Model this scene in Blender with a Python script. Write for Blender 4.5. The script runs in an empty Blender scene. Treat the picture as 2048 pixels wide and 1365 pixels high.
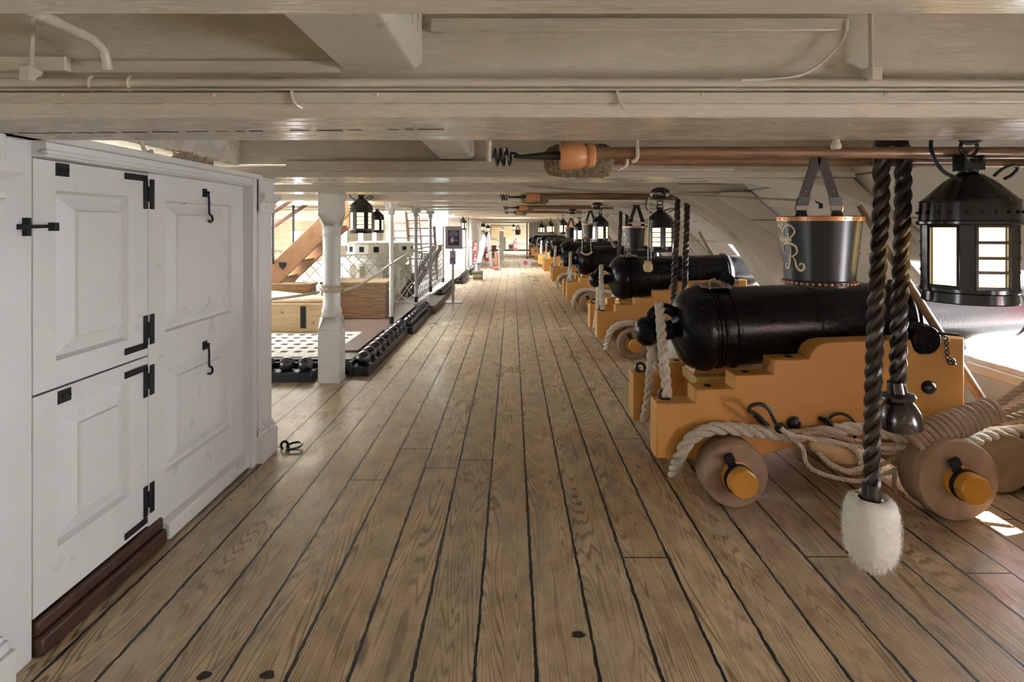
import bpy, bmesh, math, random
from mathutils import Vector, Matrix
random.seed(7)
C = bpy.context.scene.collection
F = 1180.0
PI = math.pi

def P(px, py, d):            # a spot in the place from where it is seen and how far away it stands
    return Vector(((px-1024)*d/F, d, 1.5-(py-450)*d/F))

def sag(y):
    return -0.28*(max(0.0, y-12)/29)**1.1

# ------------------------------------------------------------------ materials
def nt(name):
    m = bpy.data.materials.new(name); m.use_nodes = True
    t = m.node_tree; b = t.nodes['Principled BSDF']
    return m, t, b

def N(t, typ, **kw):
    n = t.nodes.new(typ)
    for k, v in kw.items():
        if k == 'op': n.operation = v
        elif k == 'bt': n.blend_type = v
        elif k == 'dt': n.data_type = v
        else: n.inputs[k].default_value = v
    return n

def L(t, a, b): t.links.new(a, b)

def math_(t, op, a, b=None):
    n = t.nodes.new('ShaderNodeMath'); n.operation = op
    for i, v in enumerate((a, b)):
        if v is None: continue
        if isinstance(v, (int, float)): n.inputs[i].default_value = v
        else: L(t, v, n.inputs[i])
    return n.outputs[0]

def coords(t, scale=(1,1,1), kind='Object'):
    tc = t.nodes.new('ShaderNodeTexCoord'); mp = t.nodes.new('ShaderNodeMapping')
    mp.inputs['Scale'].default_value = scale
    L(t, tc.outputs[kind], mp.inputs[0]); return mp.outputs[0]

def geo_pos(t, scale=(1,1,1)):
    g = t.nodes.new('ShaderNodeNewGeometry'); mp = t.nodes.new('ShaderNodeMapping')
    mp.inputs['Scale'].default_value = scale
    L(t, g.outputs['Position'], mp.inputs[0]); return mp.outputs[0]

def noise(t, vec, scale, detail=4, rough=.55, dist=0.0):
    n = t.nodes.new('ShaderNodeTexNoise'); n.inputs['Scale'].default_value = scale
    n.inputs['Detail'].default_value = detail; n.inputs['Roughness'].default_value = rough
    n.inputs['Distortion'].default_value = dist
    if vec is not None: L(t, vec, n.inputs['Vector'])
    return n.outputs[0]

def ramp(t, fac, stops):
    r = t.nodes.new('ShaderNodeValToRGB'); e = r.color_ramp.elements
    e[0].position, e[0].color = stops[0][0], (*stops[0][1], 1)
    e[1].position, e[1].color = stops[1][0], (*stops[1][1], 1)
    for p, c in stops[2:]:
        x = e.new(p); x.color = (*c, 1)
    L(t, fac, r.inputs[0]); return r.outputs[0]

def mix(t, fac, a, b, bt='MIX'):
    n = t.nodes.new('ShaderNodeMix'); n.data_type = 'RGBA'; n.blend_type = bt
    for i, v in ((0, fac), (6, a), (7, b)):
        if isinstance(v, (int, float)): n.inputs[i].default_value = v
        elif isinstance(v, tuple): n.inputs[i].default_value = (*v, 1)
        else: L(t, v, n.inputs[i])
    return n.outputs[2]

def bump(t, b, h, strength=.3, dist=.01):
    n = t.nodes.new('ShaderNodeBump'); n.inputs['Strength'].default_value = strength
    n.inputs['Distance'].default_value = dist
    L(t, h, n.inputs['Height']); L(t, n.outputs[0], b.inputs['Normal'])

def simple(name, col, rough=.5, metal=0.0, spec=.5, var=.0, nscale=20, bstr=0.0, bdist=.004, coat=0.0, scale=(1,1,1)):
    m, t, b = nt(name)
    b.inputs['Roughness'].default_value = rough; b.inputs['Metallic'].default_value = metal
    b.inputs['Specular IOR Level'].default_value = spec; b.inputs['Coat Weight'].default_value = coat
    b.inputs['Coat Roughness'].default_value = .12
    v = coords(t, scale); n = noise(t, v, nscale)
    c = ramp(t, n, [(.3, tuple(x*(1-var) for x in col)), (.7, tuple(min(1, x*(1+var)) for x in col))])
    L(t, c, b.inputs['Base Color'])
    if bstr: bump(t, b, n, bstr, bdist)
    return m

def emit(name, col, strength):
    m, t, b = nt(name)
    b.inputs['Base Color'].default_value = (*[min(1, x) for x in col], 1)
    b.inputs['Emission Color'].default_value = (*col, 1)
    b.inputs['Emission Strength'].default_value = strength
    return m

def paint(name, col, rough=.32, bstr=.35, coarse=9, fine=60, grime=.12, stretch=(1,1,1), cracks=False):
    m, t, b = nt(name)
    v = geo_pos(t, stretch)
    n1 = noise(t, v, coarse, 3, .6); n2 = noise(t, v, fine, 1, .6); n3 = noise(t, v, 2.2, 3, .65)
    c = ramp(t, n3, [(.32, tuple(x*(1-grime) for x in col)), (.62, col)])
    L(t, c, b.inputs['Base Color'])
    r = ramp(t, n1, [(.3, (rough*.75,)*3), (.7, (rough*1.3,)*3)])
    L(t, r, b.inputs['Roughness'])
    h = math_(t, 'ADD', math_(t, 'MULTIPLY', n1, 1.0), math_(t, 'MULTIPLY', n2, .25))
    bump(t, b, h, bstr, .012)
    return m

def deck_material():
    m, t, b = nt('scrubbed_deck_planks')
    g = t.nodes.new('ShaderNodeNewGeometry'); s = t.nodes.new('ShaderNodeSeparateXYZ'); L(t, g.outputs['Position'], s.inputs[0])
    X, Y = s.outputs[0], s.outputs[1]
    u = math_(t, 'DIVIDE', math_(t, 'ADD', X, .125+20*.207), .207)
    pid = math_(t, 'FLOOR', u); fr = math_(t, 'FRACT', u)
    wn = t.nodes.new('ShaderNodeTexWhiteNoise'); wn.noise_dimensions = '1D'; L(t, pid, wn.inputs['W'])
    rnd = wn.outputs['Value']
    # butt joints every 5.6 m, each strake shifted
    yy = math_(t, 'DIVIDE', math_(t, 'ADD', Y, math_(t, 'MULTIPLY', rnd, 47.0)), 9.5)
    yf = math_(t, 'FRACT', yy); yid = math_(t, 'FLOOR', yy)
    w2 = t.nodes.new('ShaderNodeTexWhiteNoise'); w2.noise_dimensions = '2D'
    cx = t.nodes.new('ShaderNodeCombineXYZ'); L(t, pid, cx.inputs[0]); L(t, yid, cx.inputs[1]); L(t, cx.outputs[0], w2.inputs['Vector'])
    rnd2 = w2.outputs['Value']
    # shifted coordinates per plank
    c2 = t.nodes.new('ShaderNodeCombineXYZ')
    L(t, math_(t, 'ADD', X, math_(t, 'MULTIPLY', rnd2, 31.0)), c2.inputs[0])
    L(t, math_(t, 'ADD', math_(t, 'MULTIPLY', Y, .060), math_(t, 'MULTIPLY', rnd2, 17.0)), c2.inputs[1])
    # cathedral grain: thin contour lines of a long stretched field
    f1 = noise(t, c2.outputs[0], 6.0, 1.0, .5, .15)
    knots = noise(t, c2.outputs[0], 14, 1, .5)
    fld = math_(t, 'ADD', math_(t, 'MULTIPLY', f1, 40.0), math_(t, 'MULTIPLY', knots, 5.5))
    ring = math_(t, 'FRACT', fld)
    late = ramp(t, ring, [(.0, (.0,)*3), (.52, (.02,)*3), (.76, (1,)*3), (.90, (.9,)*3), (1.0, (.0,)*3)])
    c3 = t.nodes.new('ShaderNodeCombineXYZ'); L(t, X, c3.inputs[0]); L(t, math_(t, 'MULTIPLY', Y, .03), c3.inputs[1])
    fib = noise(t, c3.outputs[0], 190, 3, .6)
    broad = noise(t, geo_pos(t, (1, .35, 1)), 1.6, 5, .6)
    base = ramp(t, rnd2, [(0, (.60, .46, .285)), (.5, (.71, .56, .36)), (1, (.56, .44, .285))])
    dark = mix(t, 1.0, base, (.30, .23, .17), 'MULTIPLY')
    fine = noise(t, geo_pos(t, (1, .25, 1)), 3.2, 3, .6)
    amt = ramp(t, fine, [(.35, (.40,)*3), (.62, (1.0,)*3)])
    c = mix(t, math_(t, 'MULTIPLY', math_(t, 'MULTIPLY', late, amt), .9), base, dark)
    c = mix(t, .38, c, ramp(t, fib, [(.35, (.35,)*3), (.65, (.62,)*3)]), 'OVERLAY')
    c = mix(t, math_(t, 'MULTIPLY', ramp(t, broad, [(.35, (0,)*3), (.7, (1,)*3)]), .5), c, (.38, .34, .28))
    mot = noise(t, geo_pos(t, (1, .45, 1)), 11, 4, .65)
    c = mix(t, 1.0, c, ramp(t, mot, [(.36, (.70, .66, .62)), (.60, (1.05, 1.03, 1.0))]), 'MULTIPLY')
    # knots and small stains
    vo = t.nodes.new('ShaderNodeTexVoronoi'); vo.inputs['Scale'].default_value = 1.0
    L(t, geo_pos(t, (3.4, 1.7, 1)), vo.inputs['Vector'])
    spot = ramp(t, vo.outputs['Distance'], [(.03, (1,)*3), (.075, (0,)*3)])
    c = mix(t, math_(t, 'MULTIPLY', spot, .7), c, (.10, .07, .05))
    # seams
    wob = math_(t, 'MULTIPLY', math_(t, 'SUBTRACT', noise(t, geo_pos(t, (1, 1, 1)), 13, 4, .65), .5), .085)
    wid = math_(t, 'MULTIPLY', noise(t, geo_pos(t, (1, 1, 1)), 5, 3, .6), .040)
    e = math_(t, 'ABSOLUTE', math_(t, 'SUBTRACT', math_(t, 'ABSOLUTE', math_(t, 'SUBTRACT', math_(t, 'ADD', fr, wob), .5)), .5))
    seam = math_(t, 'LESS_THAN', e, math_(t, 'ADD', wid, .010))
    je = math_(t, 'ABSOLUTE', math_(t, 'SUBTRACT', yf, .5))
    joint = math_(t, 'LESS_THAN', je, .0005)
    sm = math_(t, 'MAXIMUM', seam, joint)
    c = mix(t, sm, c, (.012, .013, .015))
    L(t, c, b.inputs['Base Color'])
    wet = noise(t, geo_pos(t, (1, .4, 1)), 2.3, 4, .6)
    r = ramp(t, wet, [(.36, (.24,)*3), (.62, (.46,)*3)])
    r2 = mix(t, sm, r, (.5, .5, .5))
    L(t, r2, b.inputs['Roughness'])
    b.inputs['Specular IOR Level'].default_value = .5
    h = math_(t, 'SUBTRACT', math_(t, 'ADD', 0.0, math_(t, 'MULTIPLY', noise(t, geo_pos(t, (1,.3,1)), 22, 2, .6), 1.1)), math_(t, 'MULTIPLY', sm, 1.3))
    bump(t, b, h, .35, .005)
    return m

def wood(name, c1, c2, rough=.5, scale=(1, 1, 12), ns=5, bstr=.15, knots=False, coat=0.0):
    m, t, b = nt(name)
    v = coords(t, scale); n = noise(t, v, ns, 6, .65, .6)
    c = ramp(t, n, [(.3, c1), (.7, c2)])
    if knots:
        vo = t.nodes.new('ShaderNodeTexVoronoi'); vo.inputs['Scale'].default_value = 4.5
        L(t, coords(t, (1, 1, 1.6)), vo.inputs['Vector'])
        k = ramp(t, vo.outputs['Distance'], [(.05, (1,)*3), (.12, (0,)*3)])
        c = mix(t, math_(t, 'MULTIPLY', k, .75), c, (.10, .045, .02))
    L(t, c, b.inputs['Base Color']); b.inputs['Roughness'].default_value = rough
    b.inputs['Coat Weight'].default_value = coat; b.inputs['Coat Roughness'].default_value = .15
    if bstr: bump(t, b, n, bstr, .004)
    return m

def planked(name, col, pitch, axis='z', rough=.4, line=.03, dark=.25):
    """painted boarding: dark thin seams across one world axis"""
    m, t, b = nt(name)
    g = t.nodes.new('ShaderNodeNewGeometry'); s = t.nodes.new('ShaderNodeSeparateXYZ'); L(t, g.outputs['Position'], s.inputs[0])
    o = s.outputs['xyz'.index(axis)]
    fr = math_(t, 'FRACT', math_(t, 'ADD', math_(t, 'DIVIDE', o, pitch), 50.3))
    ln = math_(t, 'LESS_THAN', fr, line)
    brk = math_(t, 'GREATER_THAN', noise(t, geo_pos(t), 3.5, 3), .46)
    n3 = noise(t, geo_pos(t), 2.5, 5, .6)
    c = ramp(t, n3, [(.3, tuple(x*.88 for x in col)), (.65, col)])
    c = mix(t, math_(t, 'MULTIPLY', math_(t, 'MULTIPLY', ln, brk), 1-dark), c, (.05, .045, .04))
    L(t, c, b.inputs['Base Color']); b.inputs['Roughness'].default_value = rough
    h = math_(t, 'SUBTRACT', math_(t, 'MULTIPLY', noise(t, geo_pos(t), 14, 4), .6), ln)
    bump(t, b, h, .3, .008)
    return m

M = {}
def build_materials():
    M['deck'] = deck_material()
    M['beam'] = paint('cream_gloss_beam_paint', (.66, .605, .51), .27, .5, 7, 45, .10, (.5, 2.2, 2.2))
    M['ceil'] = planked('cream_ceiling_boards', (.62, .58, .50), .26, 'x', .4, .02)
    M['hull'] = planked('white_hull_planking', (.72, .68, .61), .27, 'z', .4, .035, .1)
    M['white'] = paint('white_satin_paint', (.82, .82, .80), .34, .10, 6, 90, .05)
    M['knee'] = paint('cream_knee_paint', (.66, .62, .54), .33, .3, 6, 50, .08)
    M['pillar'] = paint('white_pillar_paint', (.80, .80, .76), .33, .25, 10, 60, .05)
    M['red'] = simple('red_port_lining', (.62, .05, .03), .4)
    M['gun'] = simple('black_gun_paint', (.008, .0075, .009), .23, 0, .27, .2, 120, .45, .0018, .0)
    M['iron'] = simple('black_iron', (.013, .013, .014), .3, 0, .6, .2, 60, .15, .002, .3)
    M['flatblack'] = simple('flat_black_iron', (.012, .012, .012), .55, 0, .35, .2, 60)
    M['ochre'] = wood('ochre_carriage_paint', (.66, .33, .085), (.70, .36, .10), .42, (1, 1, 6), 9, .05)
    M['ochre_pale'] = wood('pale_yellow_carriage_paint', (.68, .46, .15), (.72, .5, .18), .45, (1, 1, 6), 9, .05)
    M['endcap'] = simple('ochre_axle_end', (.60, .27, .035), .4, var=.06)
    M['truck'] = wood('bare_elm_wheel', (.26, .165, .10), (.46, .33, .23), .6, (1.5, 5, 1.5), 4, .25)
    M['rope'] = simple('natural_hemp_rope', (.70, .64, .54), .85, var=.2, nscale=90, bstr=.8, bdist=.003)
    M['rope_dk'] = simple('brown_hemp_rope', (.46, .35, .26), .85, var=.25, nscale=110, bstr=.8, bdist=.003)
    M['tar'] = simple('tarred_black_rope', (.028, .017, .012), .36, 0, .6, .35, 70, .5, .003)
    M['ebony'] = simple('dark_polished_rammer', (.022, .013, .012), .22, 0, .6, .3, 20, coat=.4)
    M['leather'] = simple('black_bucket_leather', (.011, .010, .012), .30, 0, .45, .3, 90, .12, .001, .0)
    M['strap'] = simple('brown_leather_strap', (.022, .014, .012), .42, var=.3)
    M['copper'] = simple('copper_rim', (.55, .27, .15), .32, 1.0, var=.2)
    M['gilt'] = simple('pale_gilt_paint', (.72, .60, .38), .45, var=.12, nscale=60)
    M['tin'] = simple('black_japanned_tin', (.008, .007, .006), .20, 0, .5, .2, 30, .08, .003, .25)
    M['glow'] = emit('lit_horn_pane', (1.0, .70, .30), 3.6)
    M['glow_far'] = emit('lit_horn_pane_far', (1.0, .80, .48), 5.0)
    M['cable'] = simple('black_cable', (.01, .01, .01), .4)
    M['pole'] = wood('varnished_ash_pole', (.13, .06, .03), (.30, .165, .085), .38, (1.2, 10, 10), 5, .2, coat=.3)
    M['pole_dk'] = wood('old_handspike_wood', (.22, .13, .08), (.33, .21, .13), .45, (6, 6, 1), 4, .1)
    M['turned'] = wood('turned_orange_wood', (.55, .24, .09), (.68, .33, .14), .4, (2, 6, 6), 4, .05, coat=.2)
    M['pine'] = wood('pale_pine_boards', (.50, .34, .17), (.68, .51, .29), .55, (1, 1, 9), 3, .1, True)
    M['pine_old'] = wood('worn_brown_pine', (.15, .085, .045), (.40, .27, .15), .55, (1, 1, 9), 4, .15, True)
    M['ladder'] = wood('varnished_ladder_wood', (.24, .125, .06), (.35, .19, .10), .4, (2, 2, 2), 4, .1, coat=.2)
    M['rail'] = wood('dark_brown_handrail', (.06, .03, .02), (.10, .05, .035), .35, (2, 2, 2), 4, .05)
    M['coam'] = wood('dark_brown_coaming', (.10, .065, .05), (.17, .11, .085), .35, (3, 1, 3), 4, .15)
    M['sill'] = wood('dark_stained_sill', (.035, .017, .012), (.085, .04, .028), .35, (3, 1, 3), 6, .2)
    M['grating'] = simple('scrubbed_grating_wood', (.50, .45, .38), .6, var=.12, nscale=12, bstr=.2)
    M['rack'] = simple('black_shot_rack_paint', (.022, .024, .028), .38, var=.3, nscale=20)
    M['shot'] = simple('black_round_shot', (.018, .019, .024), .27, 0, .7, .3, 50, .35, .002, .3)
    M['fleece'] = simple('white_sheepskin', (.88, .86, .78), .95, var=.06, nscale=45, bstr=.5, bdist=.006)
    M['fleece_br'] = simple('brown_matted_fleece', (.26, .19, .11), .95, var=.5, nscale=70, bstr=1.0, bdist=.02)
    M['steel'] = simple('brushed_steel', (.55, .55, .58), .35, .6)
    M['violet'] = simple('grey_lilac_frame', (.42, .37, .42), .45)
    M['poster'] = simple('dark_violet_poster', (.055, .045, .09), .4)
    M['lettering'] = simple('pale_lettering', (.75, .7, .75), .5)
    M['cream_wall'] = paint('cream_far_wall', (.70, .66, .55), .45, .1)
    M['shutter'] = planked('cream_shutter', (.80, .70, .45), .12, 'z', .4, .15, .5)
    M['netcord'] = simple('grey_net_cord', (.42, .43, .42), .7, var=.2, nscale=40)
    M['capstan'] = paint('ivory_capstan_paint', (.78, .76, .64), .35, .1)
    M['black'] = simple('black_hole_shade', (.01, .009, .008), .8)  # near-black colour stands for the shade in holes and gaps
    M['extin'] = simple('red_extinguisher', (.60, .03, .06), .3, coat=.4)
    M['exit'] = emit('lit_sign_face', (.80, 1.0, .92), 4.5)
    M['bucketwood'] = wood('brown_stave_wood', (.14, .10, .05), (.28, .22, .12), .6, (6, 6, 1), 4, .2)
    M['seam'] = simple('dark_open_joint', (.02, .016, .012), .8)
    M['brownboard'] = simple('red_brown_board', (.33, .12, .08), .5)
    M['lead'] = simple('grey_brown_lead_apron', (.20, .15, .14), .4, 0, .5, .4, 30, .6, .01)

# ------------------------------------------------------------------ mesh building
class MB:
    def __init__(s): s.v = []; s.f = []
    def add(s, vs, fs):
        o = len(s.v); s.v += [Vector(v) for v in vs]; s.f += [tuple(i+o for i in f) for f in fs]; return s
    def box(s, lo, hi, mat=None):
        x0, y0, z0 = lo; x1, y1, z1 = hi
        vs = [(x, y, z) for z in (z0, z1) for y in (y0, y1) for x in (x0, x1)]
        if mat: vs = [mat @ Vector(v) for v in vs]
        return s.add(vs, [(0,2,3,1),(4,5,7,6),(0,1,5,4),(2,6,7,3),(0,4,6,2),(1,3,7,5)])
    def cbox(s, c, size, rot=None):
        m = Matrix.Translation(c)
        if rot: m = m @ (rot if isinstance(rot, Matrix) else Matrix.Rotation(rot[0], 4, rot[1]))
        h = [x/2 for x in size]
        return s.box([-a for a in h], h, m)
    def beam(s, a, b, w, h, up=(0,0,1)):
        a = Vector(a); b = Vector(b); d = (b-a).normalized(); u = Vector(up)
        sd = d.cross(u).normalized(); u = sd.cross(d)
        vs = []
        for p in (a, b):
            for q, r in ((-1,-1),(1,-1),(1,1),(-1,1)): vs.append(p+sd*q*w/2+u*r*h/2)
        return s.add(vs, [(3,2,1,0),(4,5,6,7),(0,1,5,4),(1,2,6,5),(2,3,7,6),(3,0,4,7)])
    def prism(s, pts, depth, mat):
        """closed outline in local xy, pushed along local z by depth"""
        n = len(pts)
        vs = [mat @ Vector((x, y, 0)) for x, y in pts] + [mat @ Vector((x, y, depth)) for x, y in pts]
        return s.add(vs, [tuple(range(n))[::-1], tuple(range(n, 2*n))] + [(i, (i+1) % n, n+(i+1) % n, n+i) for i in range(n)])
    def lathe(s, prof, seg=24, mat=None, a0=0.0, cap=False):
        mat = mat or Matrix.Identity(4); vs = []; fs = []; n = len(prof)
        for i in range(seg):
            a = a0+2*PI*i/seg
            for r, z in prof: vs.append(mat @ Vector((r*math.cos(a), r*math.sin(a), z)))
        for i in range(seg):
            j = (i+1) % seg
            for k in range(n-1):
                fs.append((i*n+k, j*n+k, j*n+k+1, i*n+k+1))
        if cap:
            fs.append(tuple(i*n for i in range(seg))[::-1]); fs.append(tuple(i*n+n-1 for i in range(seg)))
        return s.add(vs, fs)
    def cyl(s, a, b, r0, r1=None, seg=16):
        a = Vector(a); b = Vector(b); r1 = r0 if r1 is None else r1; d = b-a
        m = Matrix.Translation(a) @ d.to_track_quat('Z', 'Y').to_matrix().to_4x4()
        return s.lathe([(r0, 0), (r1, d.length)], seg, m, cap=True)
    def sphere(s, c, r, seg=20, rings=12, sc=(1,1,1)):
        prof = [(max(1e-5, r*math.sin(PI*i/rings)), -r*math.cos(PI*i/rings)) for i in range(rings+1)]
        m = Matrix.Translation(c) @ Matrix.Diagonal((*sc, 1))
        return s.lathe(prof, seg, m)
    def torus(s, c, R, r, axis=(0,0,1), seg=24, sides=10, arc=(0, 2*PI), xdir=None):
        q = Vector(axis).to_track_quat('Z', 'Y').to_matrix().to_4x4(); c = Vector(c)
        if xdir is not None:
            z = Vector(axis).normalized(); x = Vector(xdir); x = (x-z*x.dot(z)).normalized(); y = z.cross(x)
            q = Matrix((x, y, z)).transposed().to_4x4()
        full = abs(arc[1]-arc[0]-2*PI) < 1e-4
        pts = [c + (q @ Vector((R*math.cos(arc[0]+(arc[1]-arc[0])*i/seg), R*math.sin(arc[0]+(arc[1]-arc[0])*i/seg), 0))) for i in range(seg + (0 if full else 1))]
        return s.tube(pts, r, sides, closed=full)
    def tube(s, pts, r, sides=8, closed=False, caps=True):
        pts = [Vector(p) for p in pts]; n = len(pts)
        fr = frames(pts, closed); vs = []; fs = []
        for i, p in enumerate(pts):
            t_, u, v = fr[i]; rr = r[i] if isinstance(r, (list, tuple)) else r
            for k in range(sides):
                a = 2*PI*k/sides; vs.append(p+(u*math.cos(a)+v*math.sin(a))*rr)
        m = n if closed else n-1
        for i in range(m):
            j = (i+1) % n
            for k in range(sides):
                l = (k+1) % sides; fs.append((i*sides+k, i*sides+l, j*sides+l, j*sides+k))
        if not closed and caps:
            fs.append(tuple(range(sides))[::-1]); fs.append(tuple((n-1)*sides+k for k in range(sides)))
        return s.add(vs, fs)
    def rope(s, pts, R, pitch=None, sides=6, strands=3, step=None, phase=0.0):
        pitch = pitch or R*6.2; step = step or R*.7
        pts = smooth_path(pts, step); fr = frames(pts); L_ = 0; cs = [[] for _ in range(strands)]
        for i, p in enumerate(pts):
            if i: L_ += (pts[i]-pts[i-1]).length
            t_, u, v = fr[i]
            for k in range(strands):
                a = phase+2*PI*(L_/pitch+k/strands); cs[k].append(p+(u*math.cos(a)+v*math.sin(a))*R*.545)
        for c in cs: s.tube(c, R*.475, sides)
        return s
    def band(s, pts, w, t_, side):
        """flat strap along pts; side is the direction of its width"""
        pts = [Vector(p) for p in pts]; side = Vector(side).normalized(); vs = []; fs = []
        for i, p in enumerate(pts):
            d = (pts[min(i+1, len(pts)-1)]-pts[max(i-1, 0)]).normalized(); nn = d.cross(side).normalized()
            for a, b in ((-1,-1),(1,-1),(1,1),(-1,1)): vs.append(p+side*a*w/2+nn*b*t_/2)
        for i in range(len(pts)-1):
            for k in range(4):
                l = (k+1) % 4; fs.append((i*4+k, i*4+l, i*4+4+l, i*4+4+k))
        fs.append((3,2,1,0)); e = (len(pts)-1)*4; fs.append((e, e+1, e+2, e+3))
        return s.add(vs, fs)
    def build(s, name, mat, parent=None, bevel=0.0, smooth=35, off=None, seg=2):
        """off: world point subtracted from the vertices (where the parent stands)"""
        me = bpy.data.meshes.new(name); vs = s.v
        o = bpy.data.objects.new(name, me)
        if parent is not None:
            o.parent = parent
            if off is None:
                off = Vector((0,0,0)); q = parent
                while q is not None: off = off+q.location; q = q.parent
        elif off is None:
            xs = [v.x for v in vs]; ys = [v.y for v in vs]; zs = [v.z for v in vs]
            off = Vector(((min(xs)+max(xs))/2, (min(ys)+max(ys))/2, min(zs))); o.location = off
        off = Vector(off)
        if parent is None: o.location = off
        me.from_pydata([tuple(v-off) for v in vs], [], s.f)
        me.materials.append(M[mat] if isinstance(mat, str) else mat)
        bm = bmesh.new(); bm.from_mesh(me); bmesh.ops.recalc_face_normals(bm, faces=bm.faces); bm.to_mesh(me); bm.free()
        if smooth:
            for p in me.polygons: p.use_smooth = True
            me.set_sharp_from_angle(angle=math.radians(smooth))
        C.objects.link(o)
        if bevel:
            b = o.modifiers.new('bevel', 'BEVEL'); b.width = bevel; b.segments = seg; b.limit_method = 'ANGLE'; b.angle_limit = math.radians(40)
            b.harden_normals = False
        return o

def frames(pts, closed=False):
    n = len(pts); T = []
    for i in range(n):
        a = pts[i-1] if (i > 0 or closed) else pts[0]; b = pts[(i+1) % n] if (i < n-1 or closed) else pts[-1]
        d = b-a; T.append(d.normalized() if d.length > 1e-9 else Vector((0,0,1)))
    u = T[0].orthogonal().normalized(); out = []
    for i in range(n):
        u = (u - T[i]*u.dot(T[i]))
        u = u.normalized() if u.length > 1e-6 else T[i].orthogonal().normalized()
        out.append((T[i], u, T[i].cross(u)))
    return out

def smooth_path(pts, step):
    pts = [Vector(p) for p in pts]
    if len(pts) == 2: q = [pts[0]+(pts[1]-pts[0])*i/40 for i in range(41)]
    else:
        e = [pts[0]*2-pts[1]]+pts+[pts[-1]*2-pts[-2]]; q = []
        for i in range(1, len(e)-2):
            p0, p1, p2, p3 = e[i-1:i+3]
            for k in range(16):
                t = k/16; q.append(.5*((2*p1)+(-p0+p2)*t+(2*p0-5*p1+4*p2-p3)*t*t+(-p0+3*p1-3*p2+p3)*t**3))
        q.append(pts[-1])
    out = [q[0]]; acc = 0
    for a, b in zip(q, q[1:]):
        l = (b-a).length
        while acc+l >= step and l > 1e-9:
            t = (step-acc)/l; a = a+(b-a)*t; out.append(a.copy()); l = (b-a).length; acc = 0
        acc += l
    if len(out) < 2: out.append(q[-1])
    return out

def tag(o, label, cat, group=None, kind=None):
    if label: o['label'] = label
    if cat: o['category'] = cat
    if group: o['group'] = group
    if kind: o['kind'] = kind
    return o

def thing(name, label, cat, loc=(0,0,0), group=None):
    o = bpy.data.objects.new(name, None); o.empty_display_size = .1; C.objects.link(o); o.location = loc
    return tag(o, label, cat, group)

def struct(mb, name, mat, parent=None, **kw):
    o = mb.build(name, mat, parent, **kw)
    if parent is None: o['kind'] = 'structure'
    return o

def dup(root, loc, label=None, group=None, scale=None, rotz=None):
    r = root.copy(); C.objects.link(r); r.location = loc
    if label: r['label'] = label
    if group: r['group'] = group
    if scale: r.scale = (scale,)*3
    if rotz is not None: r.rotation_euler.z = rotz
    for ch in list(root.children):
        c = ch.copy(); C.objects.link(c); c.parent = r
        for g in list(ch.children):
            d = g.copy(); C.objects.link(d); d.parent = c
    return r

def Xaxis(loc, tilt=0.0):      # lathe axis (local z) laid along world x
    return Matrix.Translation(loc) @ Matrix.Rotation(-tilt, 4, 'Y') @ Matrix.Rotation(PI/2, 4, 'Y')
def XZ(y=0.0):                 # outline plane: local x -> world x, local y -> world z, depth -> +y
    return Matrix(((1,0,0,0),(0,0,1,y),(0,1,0,0),(0,0,0,1)))
build_materials()
SKY, LAMP_E, EXPO, SUN_E = 40.0, 16.0, 0.47, 60.0
# ================================================================== THE SETTING
def ystrip(xz, y0, y1, step=1.0, thick=None):
    """open sheet following a profile, running fore and aft with the sheer"""
    mb = MB(); n = max(1, int((y1-y0)/step)); k = len(xz); vs = []; fs = []
    for i in range(n+1):
        y = y0+(y1-y0)*i/n
        for x, z in xz: vs.append((x, y, z+sag(y)))
    for i in range(n):
        for j in range(k-1): fs.append((i*k+j, i*k+j+1, (i+1)*k+j+1, (i+1)*k+j))
    return mb.add(vs, fs)

# deck (a slab with thickness, following the sheer)
fl = MB(); ys = [-7+i*1.0 for i in range(51)]
for i in range(len(ys)-1):
    a, b = ys[i], ys[i+1]
    fl.add([(x, y, sag(y)+z) for y in (a, b) for z in (-.12, 0) for x in (-9, 3.6)], [(0,1,5,4),(2,3,7,6)])
struct(fl, 'floor', 'deck', smooth=35, off=(0,0,0))

BH = 1.80                      # underside of the deck beams
PITCH = 3.45
beams = [(-1.4, -.9, 1.80), (.30, .86, 1.80), (1.54, 2.01, 1.785), (3.69, 4.22, 1.80)]
y = 5.36
k = 0
while y < 40:
    beams.append((y, y+.46, BH)); beams.append((y+1.78, y+1.78+.46, BH)); y += PITCH; k += 1
HATCH = [(-.3, .4, -4.6, -3.9), (-3.3, -2.3, 2.2, 3.4), (-4.7, -2.05, 8.0, 8.9), (-4.6, -1.9, 14.2, 15.4), (-4.6, -1.9, 17.4, 19.0), (-.7, .5, 19.4, 20.7), (-4.5, -1.7, 23, 26), (-.5, .6, 27.2, 28.2), (-.7, 1.0, 36.8, 38.2)]  # several unseen ones are added to let more sky light in
nb = 0
for i, (a, b, z) in enumerate(beams):
    if any(a < h[3] and b > h[2] and h[0] < -2 for h in HATCH[3:]): spans = [(-9, -4.7), (-1.7, 2.35)]
    else: spans = [(-9, 2.35)]
    for s0, s1 in spans:
        nb += 1
        s = sag(a); mb = MB(); c = .03
        mb.prism([(a+.012, z+.36+s), (a+.012, z+.075+s), (a, z+.07+s), (a, z+c+s), (a+c*.8, z+s), (b-c*.6, z+s), (b, z+c+s), (b, z+.36+s)], s1-s0,
                 Matrix(((0,0,1,s0),(1,0,0,0),(0,1,0,0),(0,0,0,1))))
        struct(mb, f'trim_{nb}', 'beam', bevel=.006 if i < 5 else 0)
nb0 = nb
# battens and the long pipe fixed along the beam faces
def trim(mb, mat='beam', **kw):
    global nb0
    nb0 += 1
    return struct(mb, f'trim_{nb0}', mat, **kw)
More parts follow.
